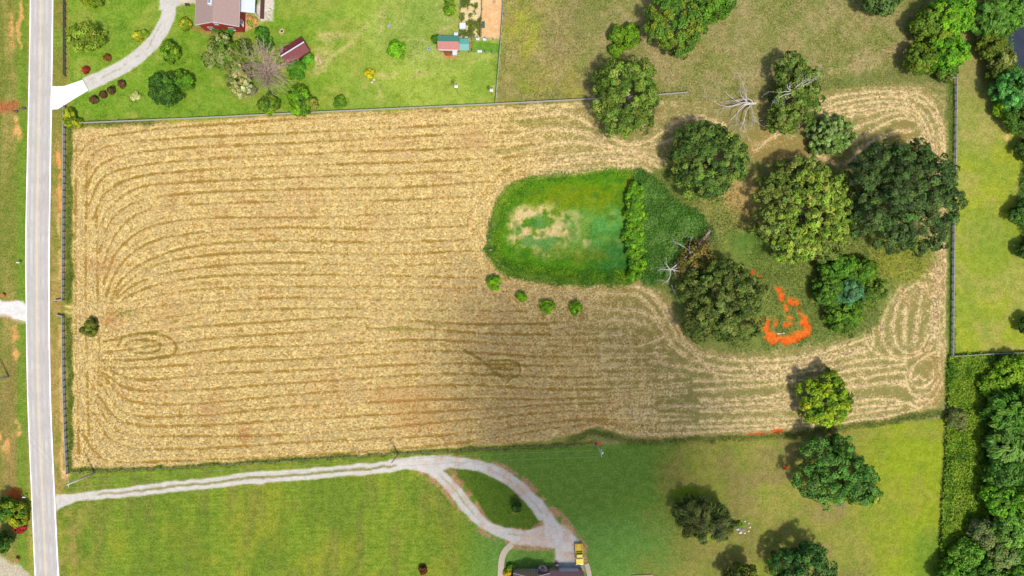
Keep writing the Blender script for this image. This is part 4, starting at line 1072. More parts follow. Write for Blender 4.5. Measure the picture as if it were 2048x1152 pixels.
sh('roadside_tree', 'dark green leafy tree beside the orange clay west of the road', 'tree', 6, 1018, 24, 6, [(48, 98, 16), (64, 116, 22), (110, 140, 24)], clump=.7)
sh('roadside_tree', 'mixed green and yellow tree beside the road verge', 'tree', 31, 1029, 18, 3.6, [(60, 104, 18), (168, 172, 26), (132, 150, 24)], clump=.6, lobes=[(0, -6, 18, 16, .5, .4), (6, 10, 14, 12, .5, .4)])
sh('red_shrub', 'crimson shrub at the foot of the yellow roadside tree', 'shrub', 38, 1052, 12, 1.6, [(156, 24, 46), (190, 40, 62), (120, 40, 40)])
sh('roadside_tree', 'dark green tree at the left edge above the barrel', 'tree', 2, 1086, 18, 5, [(46, 88, 20), (60, 104, 26)])

# ------------------------------------------------------------------ bare and dead trees
def branchy(mb, p, d, L, r0, depth, r, spread=.6, droop=0.0, kids=3, sides=4, wig=.22):
    n = 6
    pts = [Vector(p)]; rad = [r0]
    d = Vector(d).normalized()
    for i in range(n):
        d = (d + Vector((r.gauss(0, wig), r.gauss(0, wig), r.gauss(0, wig * .5) - droop))).normalized()
        pts.append(pts[-1] + d * (L / n)); rad.append(max(.022, r0 * (1 - .75 * (i + 1) / n)))
    mb.tube(pts, rad, sides, False)
    if depth > 0:
        for k in range(kids):
            i = r.randint(1, n)
            dd = (d + Vector((r.gauss(0, spread), r.gauss(0, spread), r.gauss(0, spread * .6)))).normalized()
            branchy(mb, pts[i], dd, L * r.uniform(.45, .7), max(.02, rad[i] * .7), depth - 1, r, spread, droop, kids, 3)

R = random.Random(3)
x, y = W(540, 150)
t = thing('bare_tree', 'leafless brown twiggy tree spreading beside the maroon shed', 'tree', (x, y))
mb = MB(); mb.tube([(0, 0, -.2), (0, .05, 1.2), (.1, .2, 2.2)], [.22, .18, .16], 8); mb.build('trunk', M_TWIG, t)
mb = MB()
for i in range(40):
    a = i * 2.4; up = R.uniform(.35, 1.4)
    branchy(mb, (.05, .1, R.uniform(1.3, 2.2)), (math.cos(a), math.sin(a), up), R.uniform(4.0, 6.0), .10, 2, R, .34, .0, 4)
mb.build('branch', M_TWIG, t)
# white fallen tree
x, y = W(1505, 208)
t = thing('dead_tree', 'bleached white dead tree lying with its branches to the left', 'tree', (x, y))
mb = MB(); mb.tube([(.6, .1, .5), (-1.0, -.15, .9), (-2.6, -.5, 1.2)], [.36, .30, .22], 8); mb.build('trunk', M_DEAD, t)
mb = MB()
for dx, dy, dz, L in ((-1, .05, .1, 7), (-1, -.35, .15, 7.5), (-.9, -.7, .2, 7), (-.5, -1, .2, 5.5), (-.8, .5, .5, 5), (-.35, 1, .35, 5.2), (-.6, .9, .3, 3.5), (-1, .2, .4, 6.5), (-.7, -.5, .5, 6), (-1, -.15, .05, 8)):
    branchy(mb, (R.uniform(-2.0, .3), R.uniform(-.4, 0), 1.0), (dx, dy, dz), L * 1.05, .16, 2, R, .4, .02, 3)
mb.build('branch', M_DEAD, t)
# grey branches poking out of the ragged tree
x, y = W(1560, 205)
t = thing('dead_tree', 'bare grey limbs standing among the ragged green tree', 'tree', (x, y))
mb = MB(); mb.tube([(0, 0, -.2), (.2, .3, 3), (.8, .9, 6.5)], [.25, .2, .15], 7); mb.build('trunk', M_DEAD, t)
mb = MB()
for dx, dy, L in ((.7, .8, 5), (1, .3, 5), (-.9, -.5, 4.5), (-.6, -1, 4.5), (.3, 1, 4), (-1, 0, 3.5)):
    branchy(mb, (.8 * R.random(), .9, 6.6), (dx, dy, .5), L, .13, 2, R, .42, 0, 2)
mb.build('branch', M_DEAD, t)
# dead tree at the pond corner: bleached limbs left, brown brush right
x, y = W(1412, 470)
t = thing('dead_tree', 'collapsed dead tree with white forked limbs beside the pond weeds', 'tree', (x, y))
mb = MB(); mb.tube([(.8, 1.0, .5), (-1.2, -1.5, 1.5), (-4.5, -4.6, 2.4), (-9.2, -8.4, 3.0)], [.34, .28, .2, .13], 7); mb.build('trunk', M_DEAD, t)
mb = MB()
for sx, sy, sz, dx, dy, L in ((-9.2, -8.4, 3, -1, -.15, 3.2), (-9.2, -8.4, 3, -.1, -1, 4.6), (-9.2, -8.4, 3, .8, .5, 3.2), (-9, -8.2, 3, 1, -.35, 3.6), (-9.2, -8.4, 3, -.6, .9, 2.4), (-4, -4.2, 2.4, -1, .45, 4.2), (-4.5, -4.4, 2.4, -.5, 1, 3.2), (-8.6, -12, 1.6, .6, -1, 2.6), (-6, -6, 2.5, .5, -1, 3.5)):
    branchy(mb, (sx, sy, sz), (dx, dy, .18), L, .13, 2, R, .45, .02, 2)
mb.build('branch', M_DEAD, t)
mb = MB()
for i in range(46):
    a = R.uniform(0, 6.28); s = R.random()
    branchy(mb, (.8 - 4.6 * s, .6 - 6.4 * s + R.uniform(-1.5, 1.5), 1 + R.random() * 2), (math.cos(a), math.sin(a), R.uniform(.1, .9)), R.uniform(1.6, 3.2), .07, 1, R, .4, .02, 3)
mb.build('twig', M_BROWNTWIG, t)
plant('dead_leaf_bush', 'brown leaved dying bush tangled with the collapsed dead tree', 'bush', 1392, 518, 34, 5, [(112, 104, 48), (134, 118, 62), (92, 92, 40)], lobes=[(4, -10, 24, 22, .5, .4), (-14, 14, 22, 20, .45, .36)], fill_in=.1, per=16, clump=.9, shrub=True)
x, y = W(1678, 1003)
t = thing('brush_pile', 'grey heap of dry twigs under the dark lawn tree', 'brush', (x, y))
mb = MB()
for i in range(60):
    a = R.uniform(0, 6.28); q = R.random() * .8
    mb.tube([(math.cos(a) * q, math.sin(a) * q, .1), (math.cos(a) * (q + .5), math.sin(a) * (q + .6), .35 + R.random() * .3), (math.cos(a + .4) * (q + 1.0), math.sin(a + .4) * (q + 1), .3 + .4 * R.random())], [.03, .03, .02], 3, False)
mb.build('twig', mat('grey_twigs', alb((168, 152, 138)), .9), t)
x, y = W(2028, 1098)
t = thing('dead_tree', 'bare pale branch rising out of the lower wood', 'tree', (x, y))
mb = MB(); mb.tube([(0, 0, 0), (.2, .3, 5), (0, .4, 9.5)], [.2, .16, .12], 6); mb.build('trunk', M_DEAD, t)
mb = MB()
for dx, dy in ((-1, .6), (-.8, -.6), (.2, 1), (-.2, -1), (-1, 0)): branchy(mb, (0, .4, 9.6), (dx, dy, .5), 3.4, .11, 2, R, .4, 0, 2)
mb.build('branch', M_DEAD, t)

# ------------------------------------------------------------------ ground cover that nobody could count
def scatter(name, label, cat, m, count, h, cols, leaf, seed, flat=.6, aspect=.5):
    r = np.random.default_rng(seed)
    w = m[NR:-NR, NR:-NR].ravel(); w = w / w.sum()
    k = r.choice(len(w), count, p=w)
    xs = X[NR:-NR, NR:-NR].ravel()[k] + r.uniform(-STEP, STEP, count) * .7
    ys_ = Y[NR:-NR, NR:-NR].ravel()[k] + r.uniform(-STEP, STEP, count) * .7
    z0 = Z[NR:-NR, NR:-NR].ravel()[k]
    hh = h * (.25 + .9 * fbm(xs, ys_, 13, 400 + seed, 3)) * r.uniform(.5, 1.0, count)
    P3 = np.stack([(xs - 1024) * PX, (576 - ys_) * PX, z0 + hh], 1)
    no = r.normal(0, flat, (count, 3)) + np.array([.05, -.1, .8])
    cl = np.array([alb(c, 1.45) for c in cols])
    pick = np.clip((fbm(xs, ys_, 26, 500 + seed, 3) - .25) * 2 * len(cl) + r.normal(0, .5, count), 0, len(cl) - 1).astype(int)
    co = cl[pick] * r.uniform(.75, 1.3, (count, 1))
    o = link(name, leaves_mesh(name, P3, no, leaf * r.uniform(.6, 1.3, count), aspect, co, r))
    return tag(o, label, cat, kind='stuff')
scatter('undergrowth', 'bright leafy vines and undergrowth in front of the south east wood', 'undergrowth', mU * (1 - sstep(1960, 2000, X)) * (Y < 1200), 46000, 1.3, [(92, 134, 18), (112, 154, 24), (138, 174, 36), (150, 178, 44)], .5, 1)
scatter('undergrowth', 'dark undergrowth between the trees of the east edge', 'undergrowth', np.maximum(mU * sstep(1950, 1990, X) * (X < 2120) * (Y < 1250), mU2 * (X < 2110) * (Y > -80) * (1 - mN)), 26000, 1.8, [(72, 112, 26), (88, 130, 34), (106, 144, 44)], .5, 2)
scatter('weeds', 'tall dark green weeds between the pond bank and the dead tree', 'weeds', mW, 15000, 1.1, [(78, 128, 36), (98, 148, 48), (122, 166, 72)], .38, 3)
pm = line([(985, 500), (988, 460), (1000, 420), (1020, 385), (1060, 362)], 11, 5) + line([(985, 500), (1005, 528), (1050, 545), (1140, 556), (1250, 558)], 14, 6) + .35 * line([(1060, 362), (1140, 352), (1262, 343)], 8, 4)
scatter('pond_weeds', 'bright green weeds round the rim of the overgrown pond', 'weeds', np.clip(pm, 0, 1), 17000, .5, [(80, 136, 8), (104, 158, 14), (130, 174, 24)], .34, 4)
rgm = np.clip(mR * sstep(.42, .6, n_mid) + oval(1640, 560, 110, 110, .4) + .8 * oval(1790, 520, 70, 50, .4), 0, 1) * (1 - mC) * (1 - mP)
scatter('rough_grass', 'rough tufted grass between the field trees', 'grass', rgm, 26000, .5, [(92, 118, 38), (116, 138, 52), (142, 158, 72)], .42, 5, aspect=.28)
fl = np.clip(line([(145, 942), (350, 935), (790, 908), (1150, 890)], 3.5, 3) + line([(139, 260), (138, 600)], 4.5, 3) + line([(138, 640), (141, 940)], 4.5, 3) + line([(1140, 882), (1170, 870), (1195, 866), (1230, 876), (1300, 884), (1600, 868), (1880, 826)], 6, 4) + line([(142, 248), (300, 243)], 4, 3) + line([(1904, 165), (1904, 700)], 5, 4), 0, 1)
scatter('fence_grass', 'long grass and weeds left standing along the field fences', 'grass', fl, 16000, .32, [(92, 116, 30), (112, 134, 40), (142, 150, 64)], .36, 6, aspect=.3)
scatter('garden_crop', 'low green rows of crop in the sandy kitchen garden', 'plants', mK * sstep(.5, .58, fbm(X, Y, 9, 171, 3) + .12 * (Y > 26) - .02), 3200, .4, [(96, 116, 36), (124, 138, 54)], .3, 7)
scatter('yard_weeds', 'scruffy clumps dotting the yard grass', 'grass', mY * sstep(.6, .74, n_sml) * (Y > -40) * (1 - np.clip(mG + mK + mH + area([(96, 166), (128, 168), (165, 154), (182, 184), (150, 202), (116, 224), (96, 224)], 3, .1), 0, 1)), 9000, .2, [(92, 138, 22), (128, 166, 40)], .3, 8, aspect=.3)
scatter('meadow_tufts', 'rough tussocks over the north meadow', 'grass', (1 - np.clip(mY + mF + mD + mU2 + mV + mE + mS + mU + mR + mP + mW, 0, 1)) * (X > 990) * (X < 1925) * (Y > -60) * (Y < 320) * (.3 + sstep(.45, .65, n_mid)), 22000, .32, [(108, 122, 40), (142, 142, 70), (170, 158, 100)], .38, 9, aspect=.25)

def straw(count, seed):
    r = np.random.default_rng(seed)
    w = (mF * (1 - mP) * (1 - mW) * (1 - .9 * mR) * (1 - mC) * np.clip(DE - .14 * east, .003, 1) ** (2.4 + .6 * east))[NR:-NR, NR:-NR].ravel(); w = w / w.sum()
    k = r.choice(len(w), count, p=w)
    sl = lambda a: a[NR:-NR, NR:-NR].ravel()[k]
    xs = sl(X) + r.uniform(-STEP, STEP, count) * .7; ys_ = sl(Y) + r.uniform(-STEP, STEP, count) * .7
    ang = np.where(sl(D2) < sl(D1), sl(A2), sl(A1)) + r.normal(0, .75, count)
    P3 = np.stack([(xs - 1024) * PX, (576 - ys_) * PX, sl(Z) + r.uniform(.03, .16, count)], 1)
    ta = np.stack([np.cos(ang), np.sin(ang), r.normal(0, .12, count)], 1)
    no = r.normal(0, .35, (count, 3)) + np.array([0, 0, 1])
    e = sl(east)[:, None]
    base = np.array(alb((255, 226, 156), 1.12)) * (1 - e) + np.array(alb((244, 216, 158))) * e
    co = base * r.uniform(.5, 1.22, (count, 1))
    br = r.random(count) < .10
    co[br] *= np.array([.72, .60, .46])
    o = link('straw', leaves_mesh('straw', P3, no, r.uniform(.28, .7, count), .2, np.clip(co, .01, .7), r, ta))
    tag(o, 'loose cut straw lying in swaths over the hay field', 'straw', kind='stuff')
straw(150000, 21)

# ------------------------------------------------------------------ fences
M_POST = mat('weathered_post', alb((108, 100, 88)), .9, .3, 5)
M_RAIL = mat('grey_fence_rail', alb((176, 176, 168)), .85, .2, 4)
M_WRAIL = mat('white_fence_rail', alb((184, 182, 170)), .8, .12, 4)
M_WIRE = mat('fence_wire', alb((150, 150, 148)), .5, .1, 4, metal=.4)
M_DARK = mat('dark_fence_rail', alb((92, 92, 84)), .9, .3, 4)
_pm = {}
def fence(name, label, pts, gap, h=1.25, post=M_POST, rail=M_RAIL, rails=(.45, .82, 1.15), pw=.14, rw=.05, rh=.13, wire=False, cap=0):
    pts = [np.array(W(*p)) for p in pts]
    t = thing(name, label, 'fence', (pts[0][0], pts[0][1], 0))
    key = ('p', h, pw, post.name)
    if key not in _pm:
        _pm[key] = MB().box(-pw / 2, pw / 2, -pw / 2, pw / 2, -.3, h).mesh('post', post)
    spots = []
    for a, b in zip(pts[:-1], pts[1:]):
        L = np.linalg.norm(b - a); n = max(1, round(L / gap))
        spots += [a + (b - a) * (i / n) for i in range(n)]
    spots.append(pts[-1])
    for i, s in enumerate(spots):
        q = s - pts[0]
        nx = spots[min(i + 1, len(spots) - 1)] - spots[max(i - 1, 0)]
        o = link('post', _pm[key], t, (q[0], q[1], 0), math.atan2(nx[1], nx[0]))
    if wire:
        for zz in rails:
            MB().tube([(*(s - pts[0]), zz) for s in spots], [.018] * len(spots), 3).build('wire', rail, t)
    else:
        for a, b in zip(spots[:-1], spots[1:]):
            L = np.linalg.norm(b - a); ang = math.atan2(*(b - a)[::-1])
            for zz in rails:
                k = ('r', round(L, 2), rw, rh, rail.name)
                if k not in _pm: _pm[k] = MB().box(.0, L, -rw / 2, rw / 2, -rh / 2, rh / 2).mesh('rail', rail)
                nrm = np.array([math.sin(ang), -math.cos(ang)]) * (pw / 2 + rw / 2)
                q = a - pts[0] + nrm
                link('rail', _pm[k], t, (q[0], q[1], zz), ang)
    return t
fence('rail_fence', 'pale three rail fence along the north edge of the hay field', [(140, 247.5), (400, 236.5), (600, 226.5), (800, 217.5), (992, 208.5), (1192, 198)], 2.4, rail=M_WRAIL, rw=.09)
fence('rail_fence', 'short pale rail fence running right from under the big field tree', [(1192, 198), (1310, 190.5), (1373, 185.5)], 2.4, rail=M_WRAIL, rw=.09)
fence('rail_fence', 'dark rail fence between the yard and the road above the concrete apron', [(133, -60), (133.5, 80), (133.5, 153)], 1.7, rail=M_DARK, rw=.12)
fence('rail_fence', 'grey rail fence along the road from the yard corner to the field gateway', [(133.5, 214), (133, 300), (131.5, 450), (130.5, 600)], 1.7, rail=M_RAIL, rw=.12)
fence('rail_fence', 'grey rail fence along the road from the field gateway down to the pole', [(130.5, 634), (132, 760), (135, 860), (139, 945)], 1.7, rail=M_RAIL, rw=.12)
fence('gateway_rail', 'slanting rail wing at the upper side of the field gateway', [(130.5, 600), (114, 603)], 2.0, rail=M_WRAIL, rw=.16)
fence('gateway_rail', 'slanting rail wing at the lower side of the field gateway', [(130.5, 634), (117, 631.5)], 2.0, rail=M_WRAIL, rw=.2)
fence('wire_fence', 'wire fence along the south edge of the hay field', [(139, 945), (190, 941), (350, 934), (560, 922), (790, 907), (1000, 895), (1190, 888)], 3.2, rail=M_WIRE, rails=(.5, 1.0), wire=True)
fence('rail_fence', 'rail fence between the yard and the north meadow', [(1010, -60), (1006.5, 30), (1002, 90), (996, 160), (992.5, 208)], 2.6, rail=M_RAIL, rw=.12)
fence('rail_fence', 'weathered rail fence between the hay field and the east paddock', [(1909.5, 156), (1908, 300), (1904.5, 450), (1903, 600), (1902, 711)], 2.0, rail=M_RAIL, rw=.12)
fence('rail_fence', 'rail fence hidden by the north east trees at the paddock top', [(1912, -60), (1910, 60), (1909.5, 156)], 2.2, rail=M_RAIL, rw=.12)
fence('rail_fence', 'short grey fence running left from the north east paddock corner', [(1872, 159), (1909, 156)], 2.2, rail=M_WRAIL, rw=.09)
fence('rail_fence', 'thin fence between the east paddock and the south east wood', [(1902, 711), (1980, 706), (2060, 703)], 2.6, rail=M_WRAIL, rw=.1)
fence('wire_fence', 'wire fence on the left side of the kitchen garden', [(924, -40), (921, 20), (918, 74)], 2.4, rail=M_WIRE, rails=(.5, 1.0), wire=True)
fence('board_fence', 'brown board divider between the kitchen garden and the hen run', [(964, -40), (964.5, 20), (961, 74)], 2.4, h=.9, rail=mat('brown_board', alb((140, 108, 66)), .9), rails=(.25, .6), rw=.1, rh=.25)
fence('wire_fence', 'wire fence along the lower side of the hen run', [(921, 74), (955, 77), (1002, 81)], 2.2, rail=M_WIRE, rails=(.5, 1.0), wire=True)
fence('wire_fence', 'wire fence round the small green pen right of the hen house', [(944, 80), (944, 101), (970, 104), (998, 107)], 2.2, rail=M_WIRE, rails=(.5, 1.0), wire=True)

# ------------------------------------------------------------------ poles and wires
M_POLE = mat('pole_wood', alb((236, 222, 200)), .85, .15, 3)
M_INS = mat('porcelain', (.7, .7, .72), .3, .05, 3)
M_STEEL = mat('galvanised_steel', alb((176, 184, 196)), .4, .1, 4, metal=.5)
def pole(px, py, h, label, arm_ang, tf=False):
    x, y = W(px, py)
    t = thing('utility_pole', label, 'utility pole', (x, y), arm_ang)
    MB().tube([(0, 0, -.4), (0, 0, h * .5), (0, 0, h)], [.24, .21, .17], 10).build('shaft', M_POLE, t, smooth=True)
    MB().box(-.05, .05, -.9, .9, h - .5, h - .38).build('crossarm', M_POLE, t)
    for s in (-.75, .75):
        MB().cyl(0, s, h - .38, h - .2, .05, .035, 8).build('insulator', M_INS, t)
    if tf:
        MB().cyl(.3, 0, h - 1.7, h - .8, .24, .24, 12).build('transformer', M_STEEL, t, bevel=.03)
    return (x, y, h, arm_ang)
p1 = pole(190, 945, 10.2, 'wooden utility pole by the road end of the gravel drive', math.radians(4))
p2 = pole(796, 908, 9.0, 'wooden utility pole beside the gravel drive fork', math.radians(3))
p3 = pole(1193, 888, 9.6, 'wooden utility pole with transformer on a red clay spot', math.radians(2), True)
p4 = pole(18, 753, 10.0, 'wooden utility pole west of the road at the left edge', math.radians(-40))
M_CABLE = mat('power_cable', alb((170, 165, 140)), .5, .05, 2)
def wires(a, b, labs):
    for s, lb in zip((-.75, .75), labs):
        P0 = Vector((a[0] - math.sin(a[3]) * s, a[1] + math.cos(a[3]) * s, a[2] - .19)); P1 = Vector((b[0] - math.sin(b[3]) * s, b[1] + math.cos(b[3]) * s, b[2] - .19))
        pts = []
        for i in range(25):
            u = i / 24; q = P0.lerp(P1, u); q.z -= 4 * u * (1 - u) * .9; pts.append(q)
        tag(MB().tube(pts, [.022] * 25, 4).build('power_line', M_CABLE), lb, 'cable', 'power lines along the south drive' if a is not p4 else 'power lines crossing the road')
wires(p1, p2, ('lower of two power lines over the gravel drive left of its fork', 'upper of two power lines over the gravel drive left of its fork'))
wires(p2, p3, ('lower of two power lines right of the drive fork', 'upper of two power lines right of the drive fork'))
wires(p4, p1, ('left power line crossing the road', 'right power line crossing the road'))

# ------------------------------------------------------------------ buildings
M_SHING = mat('brown_shingles', alb((178, 150, 140)), .9, .14, 5, .02)
M_REDW = mat('red_siding', alb((186, 62, 50)), .7, .15, 3)
M_TRIM = mat('white_trim', alb((246, 244, 240)), .6, .04, 3)
M_GLASS = mat('window_glass', (.03, .045, .07), .08, .2, 2, spec=.6)
M_MAROON = mat('maroon_metal', alb((126, 56, 58)), .6, .1, 1.5, spec=.15)
M_MAROOND = mat('dark_maroon_trim', alb((110, 50, 48)), .6, .1, 3)
M_GREENM = mat('green_metal', alb((84, 150, 128)), .45, .07, 2, spec=.4)
M_TEAL = mat('teal_metal', alb((104, 178, 166)), .45, .06, 2, spec=.4)
M_PINK = mat('faded_red_metal', alb((196, 122, 108)), .6, .07, 2)
M_TINW = mat('white_tin', alb((228, 236, 244)), .4, .04, 2, spec=.4)
M_BRICK = mat('tan_brick', alb((196, 164, 132)), .9, .16, 9)
M_ROOF2 = mat('dark_brown_shingles', alb((116, 86, 92)), .9, .16, 6, .02)
M_TIMB = mat('timber', alb((190, 150, 106)), .85, .2, 4)
M_DKW = mat('dark_wall', alb((90, 52, 46)), .85, .2, 4)

def gable_house(t, x0, x1, y0, y1, eave, ridge, wall, roof, axis='y', over=.35, thick=.14, rib=0, seams=None, roofs=('roof', 'roof')):
    """walls and gable roof; ridge along axis. returns nothing, adds parts to t"""
    if axis == 'y':
        xm = (x0 + x1) / 2
        V = [(x0, y0, -.1), (x1, y0, -.1), (x1, y1, -.1), (x0, y1, -.1), (x0, y0, eave), (x1, y0, eave), (x1, y1, eave), (x0, y1, eave), (xm, y0, ridge - .05), (xm, y1, ridge - .05)]
        F = [(0, 1, 5, 8, 4), (1, 2, 6, 5), (2, 3, 7, 9, 6), (3, 0, 4, 7), (4, 8, 9, 7), (8, 5, 6, 9)]
        MB().add(V, F).build('wall', wall, t)
        sl = (ridge - eave) / (xm - x0)
        for s, m in ((-1, roof[0]), (1, roof[1])):
            xe = (x0 - over) if s < 0 else (x1 + over)
            ze = eave - over * sl
            a, b = (y0 - over, y1 + over)
            n = Vector((s * sl, 0, 1)).normalized() * thick
            lo = [Vector((xe, a, ze)), Vector((xe, b, ze)), Vector((xm, b, ridge)), Vector((xm, a, ridge))]
            lo = [p + Vector((0, 0, .02)) for p in lo]
            hi = [p + n for p in lo]
            hi[2].x = hi[3].x = xm; hi[2].z = hi[3].z = ridge + thick * 1.05
            mb = MB().add(lo + hi, [(0, 1, 2, 3), (7, 6, 5, 4), (0, 4, 5, 1), (1, 5, 6, 2), (2, 6, 7, 3), (3, 7, 4, 0)])
            if rib:
                k = a + rib / 2
                while k < b:
                    mb.bar(Vector((xe, k, ze)) + n * 1.18, Vector((xm, k, ridge)) + n * 1.1, .06, .05); k += rib
            mb.build('roof', m, t)
    else:
        raise ValueError

def window(t, x, y, z, w, h, face, depth=.06):
    """window in a wall; face: unit normal (nx, ny)"""
    ang = math.atan2(face[1], face[0]) + math.pi / 2
    f = MB()
    f.box(-w / 2 - .1, w / 2 + .1, -depth, .02, h, h + .12).box(-w / 2 - .1, w / 2 + .1, -depth - .04, .02, -.12, 0)
    f.box(-w / 2 - .1, -w / 2, -depth, .02, 0, h).box(w / 2, w / 2 + .1, -depth, .02, 0, h).box(-w / 2, w / 2, -depth * .7, .02, h * .48, h * .54)
    o = f.build('window', M_TRIM, t, (x, y, z), ang)
    MB().box(-w / 2 - .001, w / 2 + .001, -depth * .4, .015, .001, h - .001).build('pane', M_GLASS, o)

# red house
x, y = -68.8, 61.5
t = thing('red_house', 'red house with brown shingle roof at the top edge', 'house', (x, y), math.radians(-2))
gable_house(t, -4.75, 4.75, 0, 15, 4.7, 6.9, M_REDW, (M_SHING, M_SHING))
for px0 in (-2.5, 2.4): window(t, px0, 0, 1.2, 1.1, 1.5, (0, -1))
window(t, 4.75, 1.5, 1.4, 1.0, 1.5, (1, 0))
window(t, -.1, 0, 4.5, .8, .9, (0, -1))
mb = MB()
for s in (-1, 1):
    mb.bar((s * 5.12, -.38, 4.60), (0, -.38, 6.97), .06, .26)
mb.build('rake_trim', M_TRIM, t)
for s in (-1, 1): MB().box(s * 5.14 - .05, s * 5.14 + .05, -.35, 15.35, 4.44, 4.66).build('gutter', M_TRIM, t)
MB().box(-.95, -.05, 3.4, 4.8, 6.4, 7.75).build('chimney', M_TRIM, t, bevel=.05)
MB().box(-.75, -.3, 3.7, 4.5, 7.75, 7.95).build('chimney_cap', M_STEEL, t)
mb = MB().add([(4.8, 3.6, 3.35), (8.0, 3.6, 2.75), (8.0, 15, 2.75), (4.8, 15, 3.35), (4.8, 3.6, 3.45), (8.0, 3.6, 2.85), (8.0, 15, 2.85), (4.8, 15, 3.45)], [(3, 2, 1, 0), (4, 5, 6, 7), (0, 1, 5, 4), (1, 2, 6, 5), (2, 3, 7, 6), (3, 0, 4, 7)])
for k in range(29): mb.bar((4.85, 3.7 + k * .4, 3.46), (7.98, 3.7 + k * .4, 2.86), .04, .04)
mb.build('porch_roof', M_TINW, t)
for k in (3.8, 7.5, 11.2): MB().box(7.75, 7.9, k, k + .15, 0, 2.76).build('porch_post', M_TRIM, t)
MB().box(8.3, 9.2, 3.4, 15, -.1, .35).build('planter', M_DKW, t)
x, y = W(488, 55)
t = thing('satellite_dish', 'white satellite dish on a mast at the red house corner', 'dish', (x, y))
MB().cyl(0, 0, 0, 1.5, .04).build('mast', M_STEEL, t)
MB().tube([(0, 0, 1.5), (.12, -.15, 1.72)], [.10, .45], 14).build('reflector', M_TRIM, t)
x, y = W(376, 11.5)
t = thing('garden_bench', 'dark bench on the paved strip left of the red house', 'bench', (x, y))
MB().box(-.5, .5, -.2, .2, .4, .46).build('seat', M_DKW, t); MB().box(-.5, .5, .2, .25, .5, .9).build('backrest', M_DKW, t)
for sx in (-.45, .4): MB().box(sx, sx + .06, -.18, .22, 0, .4).build('leg', M_DKW, t)

# maroon shed
x, y = W(585.5, 99, 3.2)
ang = math.atan2(71 - 97 - 2.5, 600 - 554) * -1
t = thing('shed', 'maroon metal roofed shed set at an angle in the yard', 'shed', (x, y), ang - math.pi / 2)
gable_house(t, -1.85, 1.85, -3.05, 3.05, 2.3, 3.35, M_MAROOND, (M_MAROON, M_MAROON), over=.15, thick=.06, rib=.45)
MB().bar((0, -3.22, 3.47), (0, 3.22, 3.47), .26, .05).build('ridge_cap', M_TINW, t)
MB().box(1.86, 2.05, -1.2, 1.2, .0, 1.9).build('door', M_MAROOND, t)
MB().box(1.95, 2.5, -3.0, 1.4, .0, .12).build('step', M_TIMB, t)

# hen house with two roofs
x, y = W(896.5, 84, 2.4)
t = thing('hen_house', 'hen house with green and faded red metal roof slopes', 'shed', (x, y), math.radians(-90 - 1))
gable_house(t, -1.5, 1.5, -2.4, 2.4, 2.0, 2.75, M_TIMB, (M_GREENM, M_PINK), over=.15, thick=.05, rib=.3)
MB().box(1.52, 1.75, -2.35, 2.3, 1.55, 1.72).build('fascia', M_TRIM, t)
MB().box(-1.78, -1.55, -2.4, 2.4, 1.6, 1.74).build('fascia', M_TRIM, t)
x, y = W(928, 88.5, 1.9)
t = thing('lean_to', 'teal metal roofed run joined to the right end of the hen house', 'shed', (x, y), math.radians(-1))
mb = MB()
for k, (za, zb) in enumerate(((1.75, 2.05), (2.05, 1.75))):
    ya, yb = (-1.4, 0) if k == 0 else (0, 1.4)
    mb.add([(-1.15, ya, za), (1.15, ya, za), (1.15, yb, zb), (-1.15, yb, zb), (-1.15, ya, za + .05), (1.15, ya, za + .05), (1.15, yb, zb + .05), (-1.15, yb, zb + .05)], [(3, 2, 1, 0), (4, 5, 6, 7), (0, 1, 5, 4), (1, 2, 6, 5), (2, 3, 7, 6), (3, 0, 4, 7)])
    for j in range(8): mb.bar((-1.05 + j * .3, ya, za + .06), (-1.05 + j * .3, yb, zb + .06), .05, .03)
mb.build('roof', M_TEAL, t)
for sx in (-1.05, 1.0):
    for sy in (-1.3, 1.25): MB().box(sx, sx + .07, sy, sy + .07, 0, 1.75).build('post', M_TIMB, t)
def boxy(name, label, cat, px, py, w, d, h, m, rot=0, lid=None, group=None):
    x, y = W(px, py, h)
    t = thing(name, label, cat, (x, y), rot, group)
    MB().box(-w / 2, w / 2, -d / 2, d / 2, 0, h).build('body', m, t, bevel=.03)
    MB().box(-w / 2 - .05, w / 2 + .05, -d / 2 - .05, d / 2 + .05, h, h + .06).build('lid', lid or m, t, bevel=.02)
    return t
boxy('storage_box', 'white square box at the corner of the kitchen garden', 'box', 925, 51.5, 1.35, 1.3, 1.0, M_TINW, group=None)
boxy('storage_box', 'small white box behind the hen house, against its green roof', 'box', 911.7, 68, .85, .6, 1.2, M_TINW)
boxy('storage_box', 'white box in front of the hen house beside the rust brown heap', 'box', 909.5, 104, 1.0, 1.25, .9, M_TINW)
boxy('trough', 'dark green trough on the sand of the hen run', 'trough', 966.7, 49, .6, 1.4, .5, mat('dark_green_plastic', alb((70, 96, 82)), .5))
boxy('nest_box', 'small white crate at the hen run fence, the left of two', 'crate', 955.5, 77.5, .75, .5, .4, M_TINW, group='crates at the hen run fence')
boxy('nest_box', 'small white crate at the hen run fence, the right of two', 'crate', 969, 78.5, .75, .5, .4, M_TINW, group='crates at the hen run fence')
boxy('nest_box', 'pale crate at the lower fence of the small green pen', 'crate', 959.5, 102.4, 1.0, .55, .4, M_TINW)
boxy('ramp_board', 'pale plank leaning by the back corner of the hen house', 'plank', 884.5, 63.5, .35, 1.2, .15, M_TIMB, rot=math.radians(-40))
x, y = W(896, 105)
t = thing('compost_heap', 'rust brown heap of litter in front of the hen house', 'heap', (x, y))
MB().blob((0, 0, .1), (1.0, .8, .45), 5, 14, 7, .2).build('heap', mat('rust_litter', alb((140, 92, 56)), .95, .4, 5), t)
M_TYRE = mat('rubber', (.03, .03, .03), .8, .2, 5)
